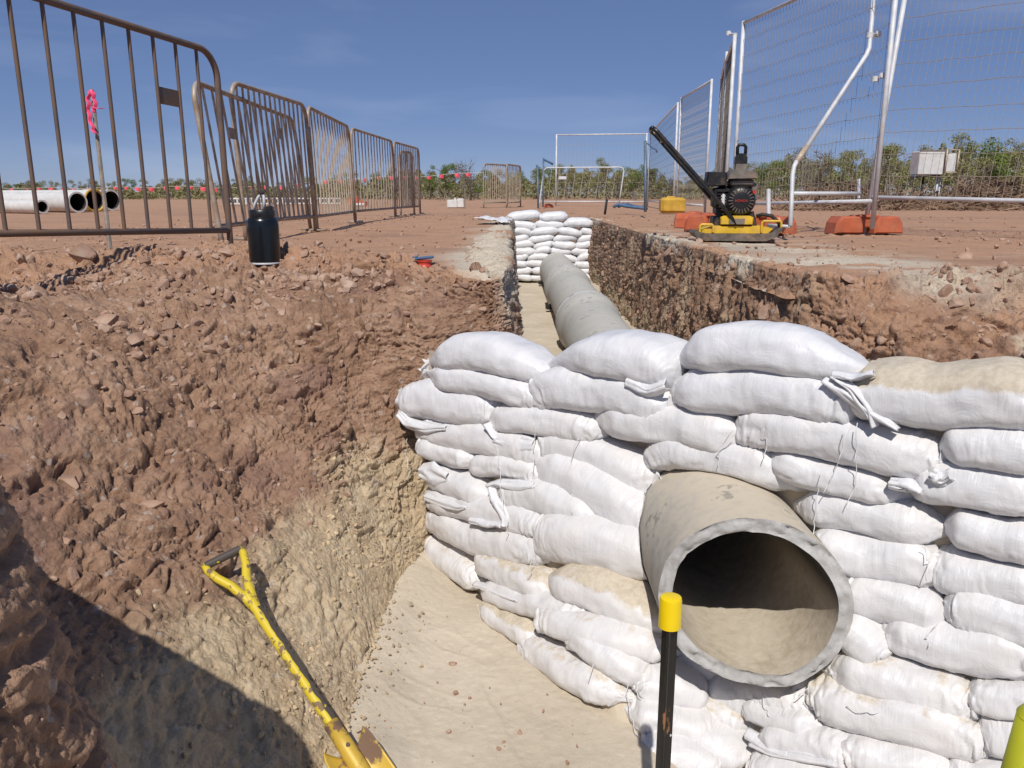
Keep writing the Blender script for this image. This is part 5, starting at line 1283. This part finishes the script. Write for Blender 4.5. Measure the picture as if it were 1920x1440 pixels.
t = empty('orange_block', gp(672, 24), 'orange plastic block far behind the fourth barrier', 'block')
mb = MB(); mb.prism([(-.25, 0), (.28, 0), (.25, .12), (.08, .16), (.0, .28), (-.2, .28)], -.15, .15, bev=.02); mb.build('shell', M['orange'], t)
mb = MB(); mb.box((.1, -.2, .04), (.25, .2, .08), None, .02); mb.build('pale_foot', M['white'], t)
t = empty('white_tank', gp(855, 20.5), 'small white box-shaped tank on the ground right of the barriers', 'tank')
mb = MB(); mb.box((-.09, 0, .10), (.26, .25, .20), None, .015); mb.box((.12, .03, .115), (.18, .25, .23), None, .02); mb.build('shell', M['white'], t)
mb = MB(); mb.lathe([(0, .20), (.03, .20), (.03, .25), (0, .255)], 12, (-.02, 0, 0)); mb.build('cap', M['white'], t)
mb = MB(); c_ = gp(1028, 21); mb.prism([(-.12, 0), (.14, 0), (.11, .07), (.02, .10), (-.09, .08)], -.1, .1, bev=.015); ob = mb.build('plastic_ballast', M['orange'], None, (0, 0, 0)); ob.location = tuple(c_); tag(ob, 'small orange base under the far barrier', 'ballast block')

# ------------------------------------------------------------ white cabinet on posts
cD = 23; t = empty('site_cabinet', gp(1738, cD), 'white cabinet raised on posts beyond the brush pile', 'cabinet'); o0 = np.array(t.location); s = cD/F
def cabp(u, v): return np.array([(u-1738)*s, 0, (365-v)*s+CZ])
mb = MB(); a, b = cabp(1706, 329), cabp(1752, 287); mb.box(((a[0]+b[0])/2, 0, (a[2]+b[2])/2), (b[0]-a[0], .5, b[2]-a[2]), None, .02); mb.build('front_box', M['white'], t)
mb = MB(); a, b = cabp(1755, 324), cabp(1772, 291); mb.box(((a[0]+b[0])/2, -.1, (a[2]+b[2])/2), (b[0]-a[0], .4, b[2]-a[2]), None, .015); mb.build('side_box', M['white'], t)
mb = MB(); a, b = cabp(1752, 327), cabp(1776, 284)
for (u0, v0, u1, v1) in ((1753, 326, 1753, 284), (1753, 284, 1776, 286), (1775, 286, 1774, 325), (1753, 325, 1774, 325)): mb.tube([cabp(u0, v0)-np.array([0, .32, 0]), cabp(u1, v1)-np.array([0, .32, 0])], .022, 6)
mb.build('door_frame', M['rustbar'], t, smooth=True)
mb = MB(); mb.tube([cabp(1706, 286)-np.array([0, .25, 0]), cabp(1753, 286)-np.array([0, .25, 0])], .02, 6); mb.build('roof_edge', M['wood'], t)
mb = MB(); a = cabp(1728, 331); mb.box(a, (.68, .4, .05), None, .01); mb.build('tray', M['dark'], t)
mb = MB(); mb.box(cabp(1708, 331), (.09, .3, .12), None, .02); mb.build('blue_bracket', M['blue'], t)
for u in (1725, 1752, 1757): mb = MB(); mb.tube([cabp(u, 330), cabp(u, 386)], .03, 8); mb.build('post', M['dark' if u == 1725 else 'galv'], t, smooth=True)

# ------------------------------------------------------------ brush piles
def sticks(name, u0, u1, vt, D, dep, n, hfun, lab=None):
    Vs = []; Fs = []; o_ = 0; r = np.random.default_rng(5)
    for k in range(n):
        u = r.uniform(u0, u1); y = D+r.uniform(-dep, dep); b = gp(u, y); hmax = hfun(u)*y/F; hz = hmax*r.random()**.8*(1-.7*abs(y-D)/dep)
        Ln = r.uniform(.2, 1.1); el = r.normal(0, .35); az = r.uniform(0, math.pi); d = np.array([math.cos(el)*math.cos(az), math.cos(el)*math.sin(az), math.sin(el)])
        c = b+zup(hz); rad = r.uniform(.006, .022)*(1 if r.random() < .85 else 1.8)
        mb = MB(); mid = c+r.normal(0, .05, 3); mb.tube([c-d*Ln/2, mid, c+d*Ln/2], [rad, rad*.8, rad*.3], 3, caps=False)
        Vs += mb.v; Fs += [tuple(i+o_ for i in f) for f in mb.f]; o_ += len(mb.v)
    return tag(add_mesh(name, Vs, Fs, M['stick'], smooth=False), kind='stuff')
hb = lambda u: np.interp(u, [1470, 1500, 1540, 1600, 1640, 1700, 1760, 1790, 1850, 1930, 2050], [2, 22, 44, 46, 30, 22, 18, 50, 58, 44, 40])
sticks('brush_pile', 1480, 2100, 340, 20, 2.0, 3300, hb)
sticks('twig_litter', 1450, 2100, 380, 18.5, 1.6, 500, lambda u: 4)

# ------------------------------------------------------------ trees and scrub on the skyline
def foliage(n, blobs, leaf_s, seed):
    r = np.random.default_rng(seed); w_ = np.array([b[3] for b in blobs])**2; idx = r.choice(len(blobs), n, p=w_/w_.sum())
    B = np.array([[b[0], b[1], b[2]] for b in blobs])[idx]; R_ = np.array([b[3] for b in blobs])[idx]
    d = r.normal(size=(n, 3)); d /= np.linalg.norm(d, axis=1, keepdims=True); rr = r.random(n)**.45
    c = B+d*(R_*rr)[:, None]*np.array([1, 1, .8]); a = r.normal(size=(n, 3)); a /= np.linalg.norm(a, axis=1, keepdims=True)
    b = np.cross(a, r.normal(size=(n, 3))); b /= np.linalg.norm(b, axis=1, keepdims=True); s_ = leaf_s*r.uniform(.5, 1.4, n)[:, None]
    V = np.stack([c-a*s_, c+b*s_*.55, c+a*s_, c-b*s_*.55], 1).reshape(-1, 3)
    Fc = np.arange(4*n).reshape(n, 4); return V, Fc
def tree_mesh(seed, h, kind):
    r = np.random.default_rng(seed); mb = MB(); blobs = []
    nst = r.integers(1, 4) if kind != 2 else r.integers(3, 6)
    for k in range(nst):
        x, y = r.normal(0, .12, 2)*h*.3; pts = [np.array([x, y, 0.])]; d = np.array([r.normal(0, .15), r.normal(0, .15), 1.])
        for i in range(5):
            pts.append(pts[-1]+d*h*.15*r.uniform(.8, 1.1)); d = d+np.array([r.normal(0, .15), r.normal(0, .15), 0])
        rad = h*.016; mb.tube(pts, [rad*(1-i*.16) for i in range(6)], 5, caps=False)
        for j in range(4 if kind != 2 else 9):
            i = r.integers(2, 6); st_ = pts[i]; dd2 = np.array([r.normal(), r.normal(), r.uniform(.3, 1.4)]); dd2 /= np.linalg.norm(dd2); Lb = h*r.uniform(.14, .30)
            e = st_+dd2*Lb; m_ = (st_+e)/2+r.normal(0, .02*h, 3); mb.tube([st_, m_, e], [rad*.45, rad*.3, rad*.12], 4, caps=False)
            for q in range(2 if kind == 2 else 1):
                e2 = e+r.normal(0, .08*h, 3)+zup(.03*h); mb.tube([m_, (m_+e2)/2+r.normal(0, .01*h, 3), e2], [rad*.25, rad*.15, rad*.08], 3, caps=False)
            blobs.append((e[0], e[1], e[2], h*r.uniform(.07, .16)))
    V, Fc = foliage({0: 2200, 1: 3200, 2: 300, 3: 1500}[kind], blobs, h*.0135, seed+1)
    return mb, V, Fc
protos = []
spec = [(1, 0), (2, 0), (3, 1), (4, 1), (5, 2), (6, 2), (7, 3), (8, 3), (9, 0), (10, 1)]
matk = {0: 'leafA', 1: 'leafB', 2: 'leafC', 3: 'leafC'}
tlabel = {0: ('olive_tree', 'olive-green scrubby tree in the far treeline'), 1: ('leafy_tree', 'fresh green bushy tree in the far treeline'),
          2: ('bare_tree', 'nearly leafless grey tree in the far treeline'), 3: ('dry_tree', 'dusty grey-green sparse tree in the far treeline')}
for sd_, kd in spec:
    mb, V, Fc = tree_mesh(sd_, 4.0, kd); nm, lb_ = tlabel[kd]
    t = empty(nm, (0, 300, 0), lb_, 'tree', 'trees of the far treeline: '+lb_.split(' in the')[0])
    mb.build('trunk', M['bark'], t, smooth=True); add_mesh('crown', V, Fc, M[matk[kd]], t, smooth=False); protos.append((t, kd))
def place_tree(k, u, D, hpx, first=set()):
    t0, kd = protos[k]; t = t0 if k not in first else copy_tree(t0)
    first.add(k); p = gp(u, D); t.location = tuple(p); s_ = (hpx-0)/F*D/3.6; t.scale = (s_*rng.uniform(.9, 1.25), s_*1.1, s_); t.rotation_euler = (0, 0, rng.uniform(0, 6.28))
    return t
def hline(u):
    return np.interp(u, [-200, 200, 300, 400, 600, 760, 830, 900, 960, 1040, 1120, 1240, 1300, 1420, 1500, 1560, 1700, 1790, 1860, 1920, 2100], [30, 34, 38, 36, 42, 52, 64, 58, 52, 58, 64, 60, 52, 68, 88, 82, 96, 98, 104, 102, 100])
for u in np.arange(-240, 2200, 13):
    uu_ = u+rng.uniform(-8, 8); hp = hline(uu_)*rng.uniform(.62, 1.0)
    k = int(rng.choice(10, p=np.array([.16, .14, .10, .07, .09, .09, .1, .09, .1, .06]))); place_tree(k, uu_, rng.uniform(55, 75), hp)
for (u, hp, k, lab) in [(832, 66, 2, 'tallest bright green tree left of the distant barriers'), (1190, 60, 3, 'green tree directly behind the far fence frame'), (1435, 70, 2, 'bright green bush right of the compactor engine'),
                   (1530, 92, 5, 'tall wispy tree behind the bent stay'), (1665, 98, 0, 'rounded olive tree just left of the white cabinet'), (1850, 104, 3, 'dense green tree near the right edge'), (1790, 100, 8, 'dark tree right behind the white cabinet'), (1905, 108, 1, 'large dark tree cut by the right edge'), (885, 72, 4, 'bare spindly tree beside the flag-line end')]:
    t = place_tree(k, u, 48, hp); t['label'] = lab; 
    if 'group' in t: del t['group']
V, Fc = [], []
r = np.random.default_rng(77); n = 110000; us_ = r.uniform(-260, 2200, n); Ds = r.uniform(58, 110, n); hs = np.array([hline(u) for u in us_])*(.55+.40*(.5+.5*np.sin(us_*.031)*np.sin(us_*.0127+1))+.25*np.sin(us_*.11)**2)
y = (Ds-.07)/.973; zz = np.maximum(0, (r.random(n)**.8)*(hs-12)/F*Ds)
c = np.stack([(us_-960)/F*Ds, y, zz], -1); a = r.normal(size=(n, 3)); a /= np.linalg.norm(a, axis=1, keepdims=True); b = np.cross(a, r.normal(size=(n, 3))); b /= np.linalg.norm(b, axis=1, keepdims=True)
s_ = .11*r.uniform(.5, 1.5, n)[:, None]; V = np.stack([c-a*s_, c+b*s_*.6, c+a*s_, c-b*s_*.6], 1).reshape(-1, 3)
tag(add_mesh('scrub_belt', V, np.arange(4*n).reshape(n, 4), M['shrub'], smooth=False), kind='stuff')
# ------------------------------------------------------------ yellow-green post very close, bottom right corner
p0 = P(1880, 1700, .75); p1 = P(1950, 1345, .72)
t = empty('marker_post', p0, 'out-of-focus yellow-green marker post cut by the bottom right corner', 'post'); mb = MB(); mb.tube([p0, (p0+p1)/2, p1], [.026, .024, .018], 20); mb.build('sleeve', M['hivis'], t, p0, smooth=True)
mb = MB(); mb.lathe([(.0, .012), (.012, .010), (.0185, 0)], 20, tuple(p1)); mb.build('tip', M['hivis'], t, p0, smooth=True)
